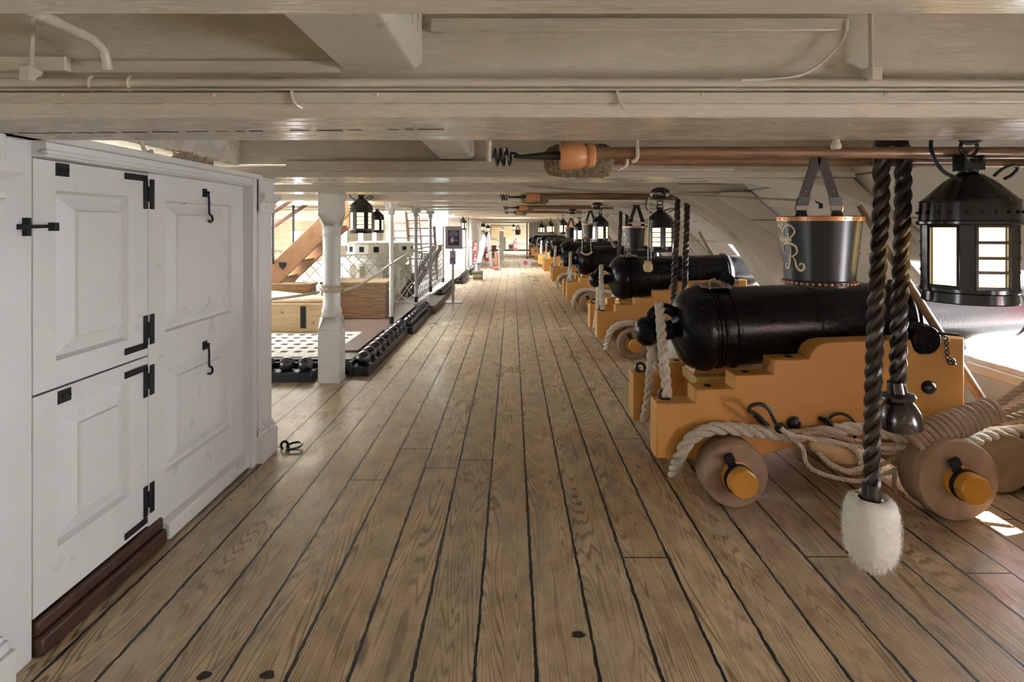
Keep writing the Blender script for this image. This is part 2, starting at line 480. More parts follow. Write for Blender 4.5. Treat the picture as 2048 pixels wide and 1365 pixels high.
# carlings running fore and aft between the beams
for (x0, x1) in ((-.44, -.235),):
    for j, (a, b) in enumerate([(.86, 1.545), (2.01, 3.70), (4.22, 5.37), (5.82, 7.15)]):
        mb = MB(); mb.prism([(x0, 2.10), (x0, 1.905), (x1-.02, 1.905), (x1, 1.925), (x1, 2.10)], b-a, XZ(a)); trim(mb, 'knee', bevel=.004)
        # XZ maps outline (x,z); pushed along y
mb = MB(); mb.box((-2.4, 2.01, 1.87), (-1.70, 3.69, 2.10)); trim(mb, bevel=.01)
# deck planking overhead, left open at the hatches, some of them added for daylight
segs = []
ycuts = sorted(set([-6.5, 5.0, 41.0] + [v for h in HATCH for v in h[2:]]))
mb = MB()
for a, b in zip(ycuts, ycuts[1:]):
    hs = [h for h in HATCH if h[2] <= a and h[3] >= b]
    xs = [(-9, hs[0][0]), (hs[0][1], 2.6)] if hs else [(-9, 2.6)]
    for x0, x1 in xs:
        n = max(1, int((b-a)/2))
        for q in range(n):
            ya, yb = a+(b-a)*q/n, a+(b-a)*(q+1)/n
            mb.add([(x, yy, 2.09+zz+sag(yy)) for yy in (ya, yb) for zz in (0, .1) for x in (x0, x1)], [(0,1,5,4),(2,3,7,6),(0,2,6,4),(1,3,7,5)])
struct(mb, 'ceiling', 'ceil', off=(0,0,0), smooth=0)
# upper deck above the hatches is open air; a white-painted lining round each hatch, the added ones too
for i, h in enumerate(HATCH):
    s = sag(h[2]); mb = MB()
    for lo, hi in (((h[0]-.1, h[2], 1.95+s), (h[0], h[3], 2.45+s)), ((h[1], h[2], 1.95+s), (h[1]+.1, h[3], 2.45+s)),
                   ((h[0]-.1, h[2]-.1, 2.0+s), (h[1]+.1, h[2], 2.45+s)), ((h[0]-.1, h[3], 2.0+s), (h[1]+.1, h[3]+.1, 2.45+s))): mb.box(lo, hi)
    trim(mb)

# ---------------- starboard side with gun ports
PROF = [(2.0, 2.12), (2.12, 1.85), (2.30, 1.66), (2.55, 1.475), (2.78, 1.25), (3.0, 1.0), (3.15, .78), (3.22, .62), (3.30, .30), (3.32, -.1)]
PZ0, PZ1, PH = .62, 1.25, .475
def prof_x(z):
    for (x0, z0), (x1, z1) in zip(PROF, PROF[1:]):
        if z1 <= z <= z0: return x0+(x1-x0)*(z0-z)/(z0-z1)
    return 3.3
ports = [3.67+PITCH*n for n in range(-2, 11)]
cuts = [-6.5]
for p in ports: cuts += [p-PH, p+PH]
cuts.append(41.0)
mb = MB()
for i, (a, b) in enumerate(zip(cuts, cuts[1:])):
    isport = i % 2 == 1
    for (x0, z0), (x1, z1) in zip(PROF, PROF[1:]):
        if isport and z0 <= PZ1+.001 and z1 >= PZ0-.001: continue
        mb.add([(x0, a, z0+sag(a)), (x1, a, z1+sag(a)), (x1, b, z1+sag(b)), (x0, b, z0+sag(b))], [(0,1,2,3)])
struct(mb, 'wall_right', 'hull', off=(3,0,0))
mb = MB()                      # outer skin of the same side, closing the thickness
for i, (a, b) in enumerate(zip(cuts, cuts[1:])):
    isport = i % 2 == 1
    zs = [2.12, PZ1+.06, PZ0, -.1]
    for z0, z1 in zip(zs, zs[1:]):
        if isport and z0 <= PZ1+.07 and z1 >= PZ0-.001: continue
        mb.add([(3.55, a, z0+sag(a)), (3.55, a, z1+sag(a)), (3.55, b, z1+sag(b)), (3.55, b, z0+sag(b))], [(0,1,2,3)])
mb.add([(1.9, -6.5, 2.12), (3.55, -6.5, 2.12), (3.55, 41, 2.12+sag(41)), (1.9, 41, 2.12+sag(41))], [(0,1,2,3)])
struct(mb, 'wall_outside', 'hull', off=(3,0,0))
for n, p in enumerate(ports):
    s = sag(p); f = thing(f'window_{n+1}', None, None, (3.1, p, PZ0+s)); f['kind'] = 'structure'
    mb = MB()                  # sill board and head
    mb.box((3.05, p-PH-.01, PZ0-.035+s), (3.56, p+PH+.01, PZ0+.004+s)).box((3.02, p-PH-.14, PZ0-.09+s), (3.26, p+PH+.14, PZ0-.03+s))
    mb.prism([(prof_x(PZ1)-.0, PZ1+s), (prof_x(PZ1)+.0, PZ1+.05+s), (3.56, PZ1+.10+s), (3.56, PZ1+.05+s)], 2*PH, XZ(p-PH))
    mb.build('sill', 'white', f, bevel=.008)
    for sd in (-1, 1):         # red-painted sides of the port
        mb = MB(); yy = p+sd*PH; y1 = yy+sd*.03
        mb.prism([(prof_x(PZ1)-.0, PZ1+s), (3.0, 1.0+s), (3.15, .78+s), (3.2, PZ0+s), (3.42, PZ0+s), (3.32, 1.0+s), (3.22, PZ1+s)], .03, XZ(min(yy, y1)))
        mb.build('jamb', 'white', f)
        mb = MB(); mb.prism([(3.22, PZ1+s), (3.32, 1.0+s), (3.42, PZ0+s), (3.56, PZ0+s), (3.56, PZ1+s)], .03, XZ(min(yy, y1)))
        mb.build('port_lining', 'red', f)

# knees that carry the beams down the side
KA = [(1.45, 1.80), (1.60, 1.745), (1.78, 1.655), (1.97, 1.51), (2.13, 1.345), (2.28, 1.13), (2.42, .90), (2.60, .60), (2.80, .30), (2.95, 0.02)]
KAo = [(3.30, 0.02), (3.22, .62), (3.15, .78), (3.0, 1.0), (2.78, 1.25), (2.55, 1.475), (2.30, 1.66), (2.17, 1.80)]
KB = [(1.35, 1.80), (1.70, 1.795), (2.0, 1.755), (2.2, 1.70), (2.42, 1.60), (2.62, 1.46), (2.78, 1.30)]
KBo = [(2.66, 1.27), (2.30, 1.5), (2.0, 1.68), (1.88, 1.80)]
for i, (a, b, z) in enumerate(beams):
    if i < 1: continue
    typeA = i == 2 or (i >= 4 and i % 2 == 0)
    s = sag(a); mb = MB()
    if typeA: pts = KA+KAo
    else:
        pts = [(1.35, 1.80), (1.7, 1.788), (2.0, 1.735), (2.25, 1.63), (2.5, 1.455), (2.68, 1.27), (2.77, 1.26), (2.55, 1.475), (2.3, 1.66), (2.15, 1.80)]
    if i == 2: pts = [(x+.25 if k < len(KA) else x, z) for k, (x, z) in enumerate(KA)][:-1]+KAo
    mb.prism([(x, z+s) for x, z in pts], b-a-.06, XZ(a+.03))
    trim(mb, 'knee', bevel=.015)
    if typeA:
        mb = MB(); mb.prism([(x, z+s) for x, z in [(1.90, 1.80), (1.86, 1.76), (2.10, 1.60), (2.42, 1.37), (2.47, 1.36), (2.66, 1.18), (2.80, 1.0), (2.95, .78), (3.10, .62), (3.22, .62), (3.15, .78), (3.0, 1.0), (2.78, 1.25), (2.55, 1.475), (2.30, 1.66), (2.16, 1.80)]], .10, XZ(a-.05))
        trim(mb, 'hull', bevel=.012)

# bolts on the hull planking and the beams
def bolt_heads():
    for (px, py, d) in ((1545, 437, 5.0), (1665, 400, 4.4), (1810, 445, 3.4), (1820, 515, 3.3)):
        pass
# ---------------- port side, far across the deck, with its own ports
mb = MB(); X = -8.9
cuts = [-6.5]
lports = [p for p in ports]
for p in lports: cuts += [p-.5, p+.5]
cuts.append(41)
for i, (a, b) in enumerate(zip(cuts, cuts[1:])):
    for z0, z1 in ((-.1, .6), (.6, 1.35), (1.35, 2.12)):
        if i % 2 == 1 and z0 == .6: continue
        mb.add([(X, a, z0+sag(a)), (X, b, z0+sag(b)), (X, b, z1+sag(b)), (X, a, z1+sag(a))], [(0,1,2,3)])
struct(mb, 'wall_left', 'hull', off=(X,0,0))

# ---------------- far end of the deck
S40 = sag(40)
mb = MB(); mb.box((-9, 40.0, S40-.05), (3.5, 40.2, 2.2+S40)); struct(mb, 'wall_back', 'cream_wall')
mb = MB(); mb.box((-9, -6.6, -.05), (3.5, -6.5, 2.2)); struct(mb, 'wall_rear', 'cream_wall')
mb = MB(); mb.box((-1.6, 39.93, S40), (1.2, 40.0, S40+.1)); struct(mb, 'baseboard_back', 'flatblack')
for n, (a, b) in enumerate(((984, 1002), (1009, 1023))):
    f = thing(f'window_{20+n}', None, None, P((a+b)/2, 474, 39.9)); f['kind'] = 'structure'
    lo = P(a, 475, 39.95); hi = P(b, 455, 39.95)
    MB().box((lo.x, 39.9, lo.z), (hi.x, 39.99, hi.z)).build('shutter', 'shutter', f)
    fr = MB(); t_ = .07
    fr.box((lo.x-t_, 39.86, lo.z-t_), (hi.x+t_, 40, lo.z)).box((lo.x-t_, 39.86, hi.z), (hi.x+t_, 40, hi.z+t_)).box((lo.x-t_, 39.86, lo.z), (lo.x, 40, hi.z)).box((hi.x, 39.86, lo.z), (hi.x+t_, 40, hi.z))
    fr.build('window_frame', 'cream_wall', f)
# white cabin partition on the left of the far deck
s = sag(20)
mb = MB(); mb.box((-3.4, 20.0, s), (-1.46, 20.08, 1.86+s)).box((-1.54, 20.0, s-.2), (-1.46, 40, 1.86+s)); struct(mb, 'wall_cabin', 'white')
d_ = thing('door_3', None, None, (-1.85, 20, s)); d_['kind'] = 'structure'
dm = MB(); dm.box((-2.1, 19.93, s+.02), (-1.58, 20.0, s+1.70)); dm.build('door_leaf', 'white', d_, bevel=.01)
dm = MB(); dm.box((-2.1, 19.915, s+.82), (-1.58, 19.935, s+.86)); dm.build('rail', 'steel', d_)
dm = MB(); dm.box((-1.545, 19.9, s), (-1.47, 20.0, s+1.8)); dm.build('door_frame', 'steel', d_)
mb = MB()
mb.box((.95, 33.0, sag(33)), (2.3, 33.1, 1.86+sag(33)))
struct(mb, 'wall_galley', 'knee')
mb = MB(); mb.box((.93, 32.9, sag(33)), (2.3, 33.0, .55+sag(33))); struct(mb, 'wall_galley_panel', 'bucketwood')

# ================================================================== white panelled bulkhead on the left
XD, XF = -1.655, -1.60
def WY(px, X=XD): return F*abs(X)/(1024-px)
def WZ(px, py, X=XD): return 1.5-(py-450)*WY(px, X)/F
HING = WY(296); DL = WY(66); PE = WY(486)
mb = MB()
mb.box((XD-.10, PE, 0), (XF, WY(516, XF), BH+.01))                        # right frame post
mb.box((XD-.10, .9, 0), (XD+.003, DL-.007, BH+.01))                             # left frame post
mb.box((XD-.10, DL-.01, 1.735), (XF, PE+.02, BH+.01))                      # head
mb.box((XD-.10, HING, 0), (XD-.02, PE+.01, 1.74))                          # backing of the fixed panelling
mb.box((-4.2, 3.80, 0), (XF, WY(512, XF)+.02, BH+.01))
struct(mb, 'wall_panelled', 'white', bevel=.004)
mb = MB()
mb.box((XF-.01, DL-.02, 1.742), (XF+.012, PE+.03, 1.76)).box((XF-.02, .9, 1.785), (XF+.03, 3.96, 1.815))
mb.box((XF-.01, PE+.0, .10), (XF+.010, PE+.018, 1.76)).box((XF-.01, WY(505, XF), .0), (XF+.008, WY(509, XF), BH))
trim(mb, 'white', bevel=.005)
mb = MB()
mb.add([(XF-.06, HING+.1, .012), (XF-.012, HING+.1, .012), (XF-.012, HING+.1, .09), (XF-.06, HING+.1, .105), (XF-.06, PE, .012), (XF-.012, PE, .012), (XF-.012, PE, .09), (XF-.06, PE, .105)],
       [(0,1,2,3),(4,7,6,5),(2,6,7,3),(1,5,6,2),(0,4,5,1)])
struct(mb, 'baseboard_left', 'white', bevel=.008)
# panels
def raised(mb, y0, y1, z0, z1, iy0, iy1, iz0, iz1, X, dep=.026):
    """a fielded panel: sunk margin, bevelled border rising to a flat field"""
    o = [(y0, z0), (y1, z0), (y1, z1), (y0, z1)]; i_ = [(iy0, iz0), (iy1, iz0), (iy1, iz1), (iy0, iz1)]
    g = .011
    og = [(y0+g, z0+g), (y1-g, z0+g), (y1-g, z1-g), (y0+g, z1-g)]
    r = [[(X, a, b) for a, b in o], [(X-dep, a, b) for a, b in og], [(X-dep*.15, a, b) for a, b in i_], [(X+.006, a, b) for a, b in [(iy0+.004, iz0+.004), (iy1-.004, iz0+.004), (iy1-.004, iz1-.004), (iy0+.004, iz1-.004)]]]
    vs = [v for q in r for v in q]; fs = []
    for k in range(3):
        for j in range(4):
            l = (j+1) % 4; fs.append((k*4+j, k*4+l, k*4+4+l, k*4+4+j))
    fs.append((12, 13, 14, 15)); mb.add(vs, fs)
def leaf(mb, y0, y1, z0, z1, holes, X, thick=.045):
    """board with rectangular panel openings (holes stacked in z), faces and edges"""
    hy0, hy1 = holes[0][0], holes[0][1]
    zs = [z0]
    for h in sorted(holes, key=lambda h: h[2]): zs += [h[2], h[3]]
    zs.append(z1)
    q = lambda a, b, c, d: mb.add([(X, a, c), (X, b, c), (X, b, d), (X, a, d)], [(0,1,2,3)])
    q(y0, hy0, z0, z1); q(hy1, y1, z0, z1)
    for i in range(0, len(zs), 2): q(hy0, hy1, zs[i], zs[i+1])
    for a, b in (((y0, z0), (y1, z0)), ((y1, z0), (y1, z1)), ((y1, z1), (y0, z1)), ((y0, z1), (y0, z0))):
        mb.add([(X, *a), (X, *b), (X-thick, *b), (X-thick, *a)], [(0,1,2,3)])
    for h in holes: raised(mb, *h, X)
up = [WY(112), WY(257), 1.005, 1.625, WY(152), WY(233), 1.075, 1.555]
lo = [WY(115), WY(258), .325, .825, WY(156), WY(235), .40, .745]
z_split = .905
d1 = thing('door_1', None, None, (XD, (DL+HING)/2, z_split)); d1['kind'] = 'structure'
mb = MB(); leaf(mb, DL, HING-.002, z_split+.004, 1.731, [up], XD); mb.build('door_leaf', 'white', d1, smooth=20)
d2 = thing('door_2', None, None, (XD, (DL+HING)/2, .13)); d2['kind'] = 'structure'
mb = MB(); leaf(mb, DL, HING-.002, .135, z_split-.004, [lo], XD); mb.build('door_leaf', 'white', d2, smooth=20)
mb = MB(); leaf(mb, HING+.003, PE, .08, 1.738, [[WY(330), WY(463), .985, 1.615, WY(353), WY(440), 1.065, 1.55], [WY(330), WY(463), .31, .825, WY(355), WY(440), .385, .755]], XD+.0)
struct(mb, 'wall_side_panel', 'white', smooth=20)
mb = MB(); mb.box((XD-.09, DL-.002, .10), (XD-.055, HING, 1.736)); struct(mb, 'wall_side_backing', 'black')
mb = MB(); mb.box((XF-.10, DL+.0, 0), (XF-.022, HING+.10, .07)).box((XF-.10, DL+.0, .07), (XF-.04, HING+.10, .125)); trim(mb, 'sill', bevel=.012)
# hinges on the leaves
def hinge(parent, ya, yb, zc, zh, up_, zarm):
    """L strap on the leaf and upright strap on the post, with the knuckle between"""
    X = XD+.001; w = .028
    mb = MB(); mb.box((X, HING-.036, zc-zh/2), (X+.006, HING-.036+w, zc+zh/2))
    z_ = zarm; mb.box((X, HING-.165, z_-w/2), (X+.006, HING-.012, z_+w/2))
    mb.box((X, HING+.010, zc-zh/2), (X+.006, HING+.010+.03, zc+zh/2))
    mb.cyl((X+.006, HING+.001, zc-.035), (X+.006, HING+.001, zc+.035), .008)
    return mb.build('hinge', 'flatblack', parent, bevel=.002)
def hz(py, px=290): return WZ(px, py)
hinge(d1, 0, 0, hz(388), .137, 1, hz(357))
hinge(d1, 0, 0, hz(662), .137, 0, hz(693, 285))
hinge(d2, 0, 0, hz(765), .137, 1, hz(738, 285))
hinge(d2, 0, 0, hz(1004), .137, 0, hz(1046, 285))
for dd, (py, px) in ((d1, (340, 124)), (d2, (792, 128))):
    yy = WY(px); zz = WZ(px, py); mb = MB()
    mb.box((XD, yy-.032, zz-.024), (XD+.004, yy+.032, zz+.024)).cbox((XD+.006, yy, zz), (.006, .03, .012)).cyl((XD+.004, yy+.02, zz), (XD+.012, yy+.02, zz), .004, seg=8)
    mb.build('lock_plate', 'flatblack', dd, bevel=.001)
yy = WY(75); zz = WZ(75, 454)
mb = MB(); mb.tube([(XD+.016, WY(38, XD), zz), (XD+.016, WY(98, XD), zz+.002)], .0065, 8)
mb.cbox((XD+.012, WY(46, XD), zz), (.022, .016, .062)).cbox((XD+.012, WY(101, XD), zz), (.024, .024, .03)).cbox((XD+.012, WY(36, XD), zz), (.02, .02, .018))
mb.build('latch', 'flatblack', d1, bevel=.002)
# hooks hanging on the fixed panelling
for k, (px, py0, py1) in enumerate(((409, 387, 443), (409, 692, 750))):
    y0 = WY(px); z0 = WZ(px, py0); z1 = WZ(px, py1); X = XD
    t = thing('door_hook', ('black iron hook hanging from the plate high on the white panelling', 'black iron hook hanging from the lower plate on the white panelling')[k], 'hook', (X, y0, z1), 'hooks on the white panelling')
    MB().box((X, y0-.022, z0-.02), (X+.004, y0+.022, z0+.025)).build('plate', 'flatblack', t, bevel=.001)
    MB().tube(smooth_path([(X+.014, y0+.015, z0+.006), (X+.015, y0+.02, z0-.05), (X+.015, y0+.022, z1+.045), (X+.016, y0+.045, z1+.03), (X+.016, y0+.055, z1+.008), (X+.016, y0+.035, z1-.004), (X+.016, y0+.008, z1+.004)], .006), .0058, 8).cyl((X, y0+.015, z0+.006), (X+.02, y0+.015, z0+.006), .006, seg=8).build('hook_rod', 'flatblack', t)
# pilasters
def pilaster(y0, y1):
    X = XF; e = .012
    mb = MB(); mb.box((X-.3, y0, 0), (X+.012, y1, BH))
    mb.box((X-.3, y0-.006, 0), (X+.040, y1+.03, .165)).box((X-.3, y0, .165), (X+.028, y1+.02, .20)).box((X-.3, y0, .20), (X+.018, y1+.010, .22))
    prof = [(.012, 1.575), (.022, 1.585), (.022, 1.60), (.030, 1.625), (.030, 1.64), (.055, 1.665), (.055, 1.70), (.02, 1.705), (.02, BH)]
    for (a, z0), (b, z1) in zip(prof, prof[1:]):
        mb.add([(X-.3, y0, z0), (X+a, y0, z0), (X+a, y1+a*.8, z0), (X-.3, y1+a*.8, z0), (X-.3, y0, z1), (X+b, y0, z1), (X+b, y1+b*.8, z1), (X-.3, y1+b*.8, z1)],
               [(0,1,5,4),(1,2,6,5),(2,3,7,6),(3,0,4,7)])
        if z1 == z0 or abs(a-b) > .02: mb.add([(X-.3, y0, z1), (X+b, y0, z1), (X+b, y1+b*.8, z1), (X-.3, y1+b*.8, z1)], [(0,1,2,3)])
    trim(mb, 'white', bevel=.004)
pilaster(WY(514, XF), 3.90)
pilaster(1.45, WY(19, XF)-.05)
# inner cabin behind the bulkhead, seen through the gap above it
mb = MB(); mb.box((-3.6, .5, 0), (-3.55, 3.8, 2.08)); struct(mb, 'wall_inner_cabin', 'hull')

# ---------------- pipes, battens and fixings overhead
def pipe(pts, r, label, step=.05, bands=(), name='pipe'):
    t = thing(name, label, 'pipe', pts[0])
    MB().tube(smooth_path(pts, step), r, 12).build('pipe_run', 'beam', t)
    for p in bands:
        MB().torus(p[0], r*1.12, r*.28, p[1], 16, 8).build('clamp', 'beam', t)
    return t
yb = 1.54
pipe([(-2.1, yb-.012, 1.863), (0, yb-.012, 1.865), (3.0, yb-.012, 1.855)], .0165, 'long cream painted pipe along the nearest deck beam',
     bands=[((-1.085, yb-.012, 1.864), (1,0,0)), ((-.985, yb-.012, 1.864), (1,0,0))])
pipe([(-1.035, .2, 1.968), (-1.035, 1.25, 1.962), (-1.035, 1.42, 1.960), (-1.035, 1.468, 1.958), (-1.035, 1.49, 1.950), (-1.034, 1.503, 1.93), (-1.033, 1.508, 1.90), (-1.033, 1.52, 1.868)], .0125, 'bent grey pipe dropping to join the long beam pipe')
def conduit(px, y0, lab):
    x = (px-1024)*1.53/F; t = thing('conduit', lab, 'conduit', (x, 1.52, 1.87))
    MB().tube([(x, 1.525, 2.09), (x, 1.52, 1.90)], .006, 8).build('conduit_tube', 'beam', t)
    MB().box((x-.014, 1.495, 1.868), (x+.014, 1.54, 1.905)).build('junction_box', 'beam', t, bevel=.003)
conduit(70, 0, 'thin upright conduit on the nearest beam near the bent pipe')
conduit(1738, 0, 'thin upright conduit on the nearest beam above the black ropes')
mb = MB(); mb.tube(smooth_path([P(1692, 40, 1.53), P(1688, 75, 1.525), P(1660, 110, 1.525), P(1615, 145, 1.525), P(1560, 157, 1.52), P(1480, 160, 1.51)], .02), .0035, 8)
tag(mb.build('wire', 'beam'), 'thin curved wire clipped to the nearest deck beam', 'wire')
# battens
mb = MB(); mb.box((P(0, 0, yb).x-.4, yb-.035, 1.845), (3.0, yb+.0, 1.85)); mb.box((-2.2, yb-.022, 1.815), (3.0, yb+.01, 1.842)); trim(mb, bevel=.008)
mb = MB(); mb.box(P(-160, 146, 1.55)-Vector((0,.03,0)), P(147, 118, 1.55)+Vector((0,.02,0))); trim(mb, bevel=.003)
mb = MB(); mb.box(P(147, 147, 1.55)-Vector((0,.008,0)), P(682, 122, 1.55)+Vector((0,.02,0))); trim(mb, bevel=.002)
mb = MB(); mb.box(P(863, 66, 1.55)-Vector((0,.02,0)), P(1690, 40, 1.55)+Vector((0,.02,0))); trim(mb, bevel=.003)
mb = MB(); mb.box(P(575, 341, 3.66)-Vector((0,.03,0)), P(1464, 322, 3.66)+Vector((0,.06,0))); trim(mb, bevel=.008)
for i, (a, b, z) in enumerate(beams):
    if i < 4: continue
    s = sag(a); x0 = -2.1+.3*(i % 3) if not (i % 4 == 1) else -1.6
    mb = MB(); mb.box((x0 if a < 14 else -1.6, a-.035, z+.055+s), (1.5, a+.01, z+.095+s)); 
    if i < 9: mb.tube([(x0 if a < 14 else -1.6, a-.02, z+.125+s), (1.5, a-.02, z+.125+s)], .018, 10)
    trim(mb, bevel=.004)
for k, (px, py) in enumerate(((753, 189), (1078, 189), (1404, 189), (1770, 190), (428, 190), (125, 190))):
    p = P(px, py, 1.52); mb = MB(); mb.sphere((p.x, 1.522, p.z), .0075, 12, 8)
    tag(mb.build('bolt_head', 'beam'), 'painted round bolt head on the face of the nearest beam', 'bolt', 'bolt heads on the nearest beam')
for k, px in enumerate((590, 1240)):
    x = (px-1024)*1.52/F; mb = MB(); mb.tube(smooth_path([(x-.008, 1.52, 1.85), (x-.006, 1.512, 1.83), (x+.003, 1.515, 1.81), (x+.014, 1.53, 1.803)], .008), .0045, 8)
    tag(mb.build('pipe_clip', 'beam'), ('small curved clip below the pipe near the thick carling', 'small curved clip below the pipe above the corkscrew worm')[k], 'clip')
# open joints in the underside of the nearest beams
mb = MB(); x = -2.2; random.seed(3)
while x < -.25:
    l = random.uniform(.02, .085); z = 1.7835; yy = 1.80-.06*(x+1)
    w = random.uniform(.0015, .005); mb.box((x, yy-w, z), (x+l, yy+w, z+.004)); x += l+random.uniform(.006, .03)
    if random.random() < .12: x += .06
struct(mb, 'trim_beam_joint', 'seam')
mb = MB(); x = -1.6
while x < -.9:
    l = random.uniform(.02, .07); mb.box((x, 3.96, 1.7985), (x+l, 3.966, 1.802)); x += l+random.uniform(.02, .06)
struct(mb, 'trim_joint_beyond', 'seam')
# ================================================================== GUNS
GY = 3.67                       # fore-and-aft place of the nearest gun's axis
TILT = math.atan(.062)
def make_gun():
    root = thing('cannon', 'nearest black cannon on its ochre stepped carriage, breech beside the thick black ropes', 'cannon', (1.66, GY, 0), 'row of cannons along the right side')
    # ---- barrel
    ax = Xaxis((1.11, GY, .855), TILT)
    prof = [(.0005, -.125), (.06, -.125), (.08, -.118), (.105, -.108), (.135, -.095), (.185, -.075), (.225, -.04), (.250, -.005), (.262, .03), (.264, .06), (.258, .085),
            (.246, .095), (.246, .108), (.254, .114), (.254, .130), (.246, .136), (.252, .142), (.252, .15), (.244, .156), (.243, .205), (.253, .211), (.253, .232), (.243, .238),
            (.232, .70), (.238, .706), (.238, .728), (.228, .734), (.208, 1.24), (.218, 1.25), (.226, 1.265), (.220, 1.28), (.226, 1.295), (.214, 1.315), (.200, 1.33), (.190, 1.35),
            (.165, 1.95), (.172, 1.96), (.172, 1.98), (.163, 1.99), (.145, 2.5), (.150, 2.6), (.175, 2.72), (.17, 2.78), (.12, 2.80), (.075, 2.80), (.070, 2.5), (.0005, 2.5)]
    b = MB().lathe(prof, 56, ax).build('barrel', 'gun', root, smooth=28)
    k = MB().lathe([(.065, -.12), (.052, -.15), (.05, -.185), (.06, -.205), (.0785, -.225), (.092, -.252), (.094, -.272), (.086, -.305), (.060, -.333), (.03, -.345), (.0005, -.348)], 32, ax).build('cascabel_button', 'gun', b)
    c0 = ax @ Vector((0, 0, -.168))
    k = MB().torus((c0.x+.0, GY, c0.z+.052), .085, .033, (0,1,0), 28, 14).build('breeching_loop', 'gun', b)
    t = MB().cyl((2.30, GY-.405, .862), (2.30, GY+.405, .862), .078, seg=28).build('trunnion', 'gun', b, bevel=.006)
    v = MB(); v.box((1.17, GY-.05, 1.105), (1.31, GY+.06, 1.128)); v.build('vent_patch', 'gun', b, bevel=.004)
    # ---- carriage cheeks
    out = [(.803, .20), (.803, .505), (1.018, .508), (1.02, .583), (1.236, .585), (1.238, .662), (1.455, .665), (1.457, .748), (1.655, .752), (1.664, .785), (1.685, .815), (1.715, .835),
           (1.755, .845), (2.22, .862), (2.24, .80), (2.27, .782), (2.33, .782), (2.36, .80), (2.38, .868), (2.515, .872), (2.515, .235), (1.98, .235), (1.95, .262), (1.88, .285), (1.62, .285), (1.54, .262), (1.42, .222), (1.38, .20)]
    for s0, s1, bot in ((GY-.39, GY-.24, 0), (GY+.24, GY+.39, 0)):
        ck = MB().prism(out, s1-s0, XZ(s0)).build('cheek', 'ochre', root, bevel=.007, smooth=25)
        for (x, z) in ((1.11, .585), (1.325, .664), (1.57, .751)):
            MB().cyl((x, (s0+s1)/2, z-.012), (x, (s0+s1)/2, z+.004), .021, seg=16).build('bolt_top', 'flatblack', ck)
        y = s0-.012 if s0 < GY else s1+.012
        for (x, z, r) in ((1.566, .402, .034), (2.312, .598, .036)):
            MB().sphere((x, y, z), r, 20, 12, (1, .75, 1)).cyl((x, (s0+s1)/2, z), (x, y, z), r*1.05, seg=20).build('round_bolt', 'iron', ck)
        e = MB().torus((.868, (s0+s1)/2, .535), .030, .0105, (.25, 1, 0), 24, 10).cyl((.868, (s0+s1)/2, .49), (.868, (s0+s1)/2, .512), .012, seg=10)
        e.build('eye_bolt', 'iron', ck)
        MB().band([(2.215, (s0+s1)/2, .866), (2.235, (s0+s1)/2, .90), (2.265, (s0+s1)/2, .93), (2.30, (s0+s1)/2, .945), (2.335, (s0+s1)/2, .935), (2.365, (s0+s1)/2, .905), (2.39, (s0+s1)/2, .880), (2.44, (s0+s1)/2, .880)], .07, .012, (0,1,0)).build('cap_square', 'iron', ck)
        if s0 < GY:
            ch = MB()
            for q in range(5): ch.torus((2.40+.002*q, y-.006, .872-.026*q), .011, .0032, (0, 1, 0) if q % 2 else (1, .1, 0), 12, 6)
            ch.torus((2.425, y-.01, .745), .018, .0045, (.2, 1, 0), 16, 6).tube([(2.40, y-.01, .765), (2.45, y-.012, .728)], .005, 6).tube([(2.37, y-.005, .90), (2.46, y-.01, .892)], .009, 8)
            ch.build('key_chain', 'iron', ck)
            # hook eye, hook and the big ring
            h = MB(); h.cyl((1.355, y+.02, .438), (1.37, y-.035, .432), .014, seg=10).torus((1.372, y-.045, .42), .026, .0105, (.6, .3, .9), 18, 8)
            h.build('ring_bolt', 'iron', ck)
            r = MB(); r.cyl((1.71, y+.02, .424), (1.73, y-.03, .418), .013, seg=10).torus((1.733, y-.038, .415), .022, .010, (1, .2, .3), 18, 8)
            r.torus((1.80, y-.045, .385), .079, .0085, (.05, 1, -.25), 36, 8); r.build('iron_ring', 'iron', ck)
    # ---- axletrees, transom, bed
    ax1 = MB().box((1.10, GY-.42, .105), (1.27, GY+.42, .245)).build('axletree', 'ochre', root, bevel=.01)
    ax2 = MB().box((2.16, GY-.50, .13), (2.35, GY+.50, .285)).build('axletree', 'ochre', root, bevel=.01)
    MB().box((1.15, GY-.245, .245), (1.23, GY+.245, .52)).build('transom', 'ochre', root, bevel=.006)
    MB().box((2.05, GY-.245, .285), (2.25, GY+.245, .62)).build('transom', 'ochre', root, bevel=.006)
    MB().beam((1.10, GY, .555), (2.05, GY, .60), .30, .06).build('stool_bed', 'ochre_pale', root, bevel=.006)
    MB().prism([(1.10, .59), (1.55, .60), (1.55, .61), (1.12, .66)], .18, XZ(GY-.09)).build('quoin', 'turned', root, bevel=.004)
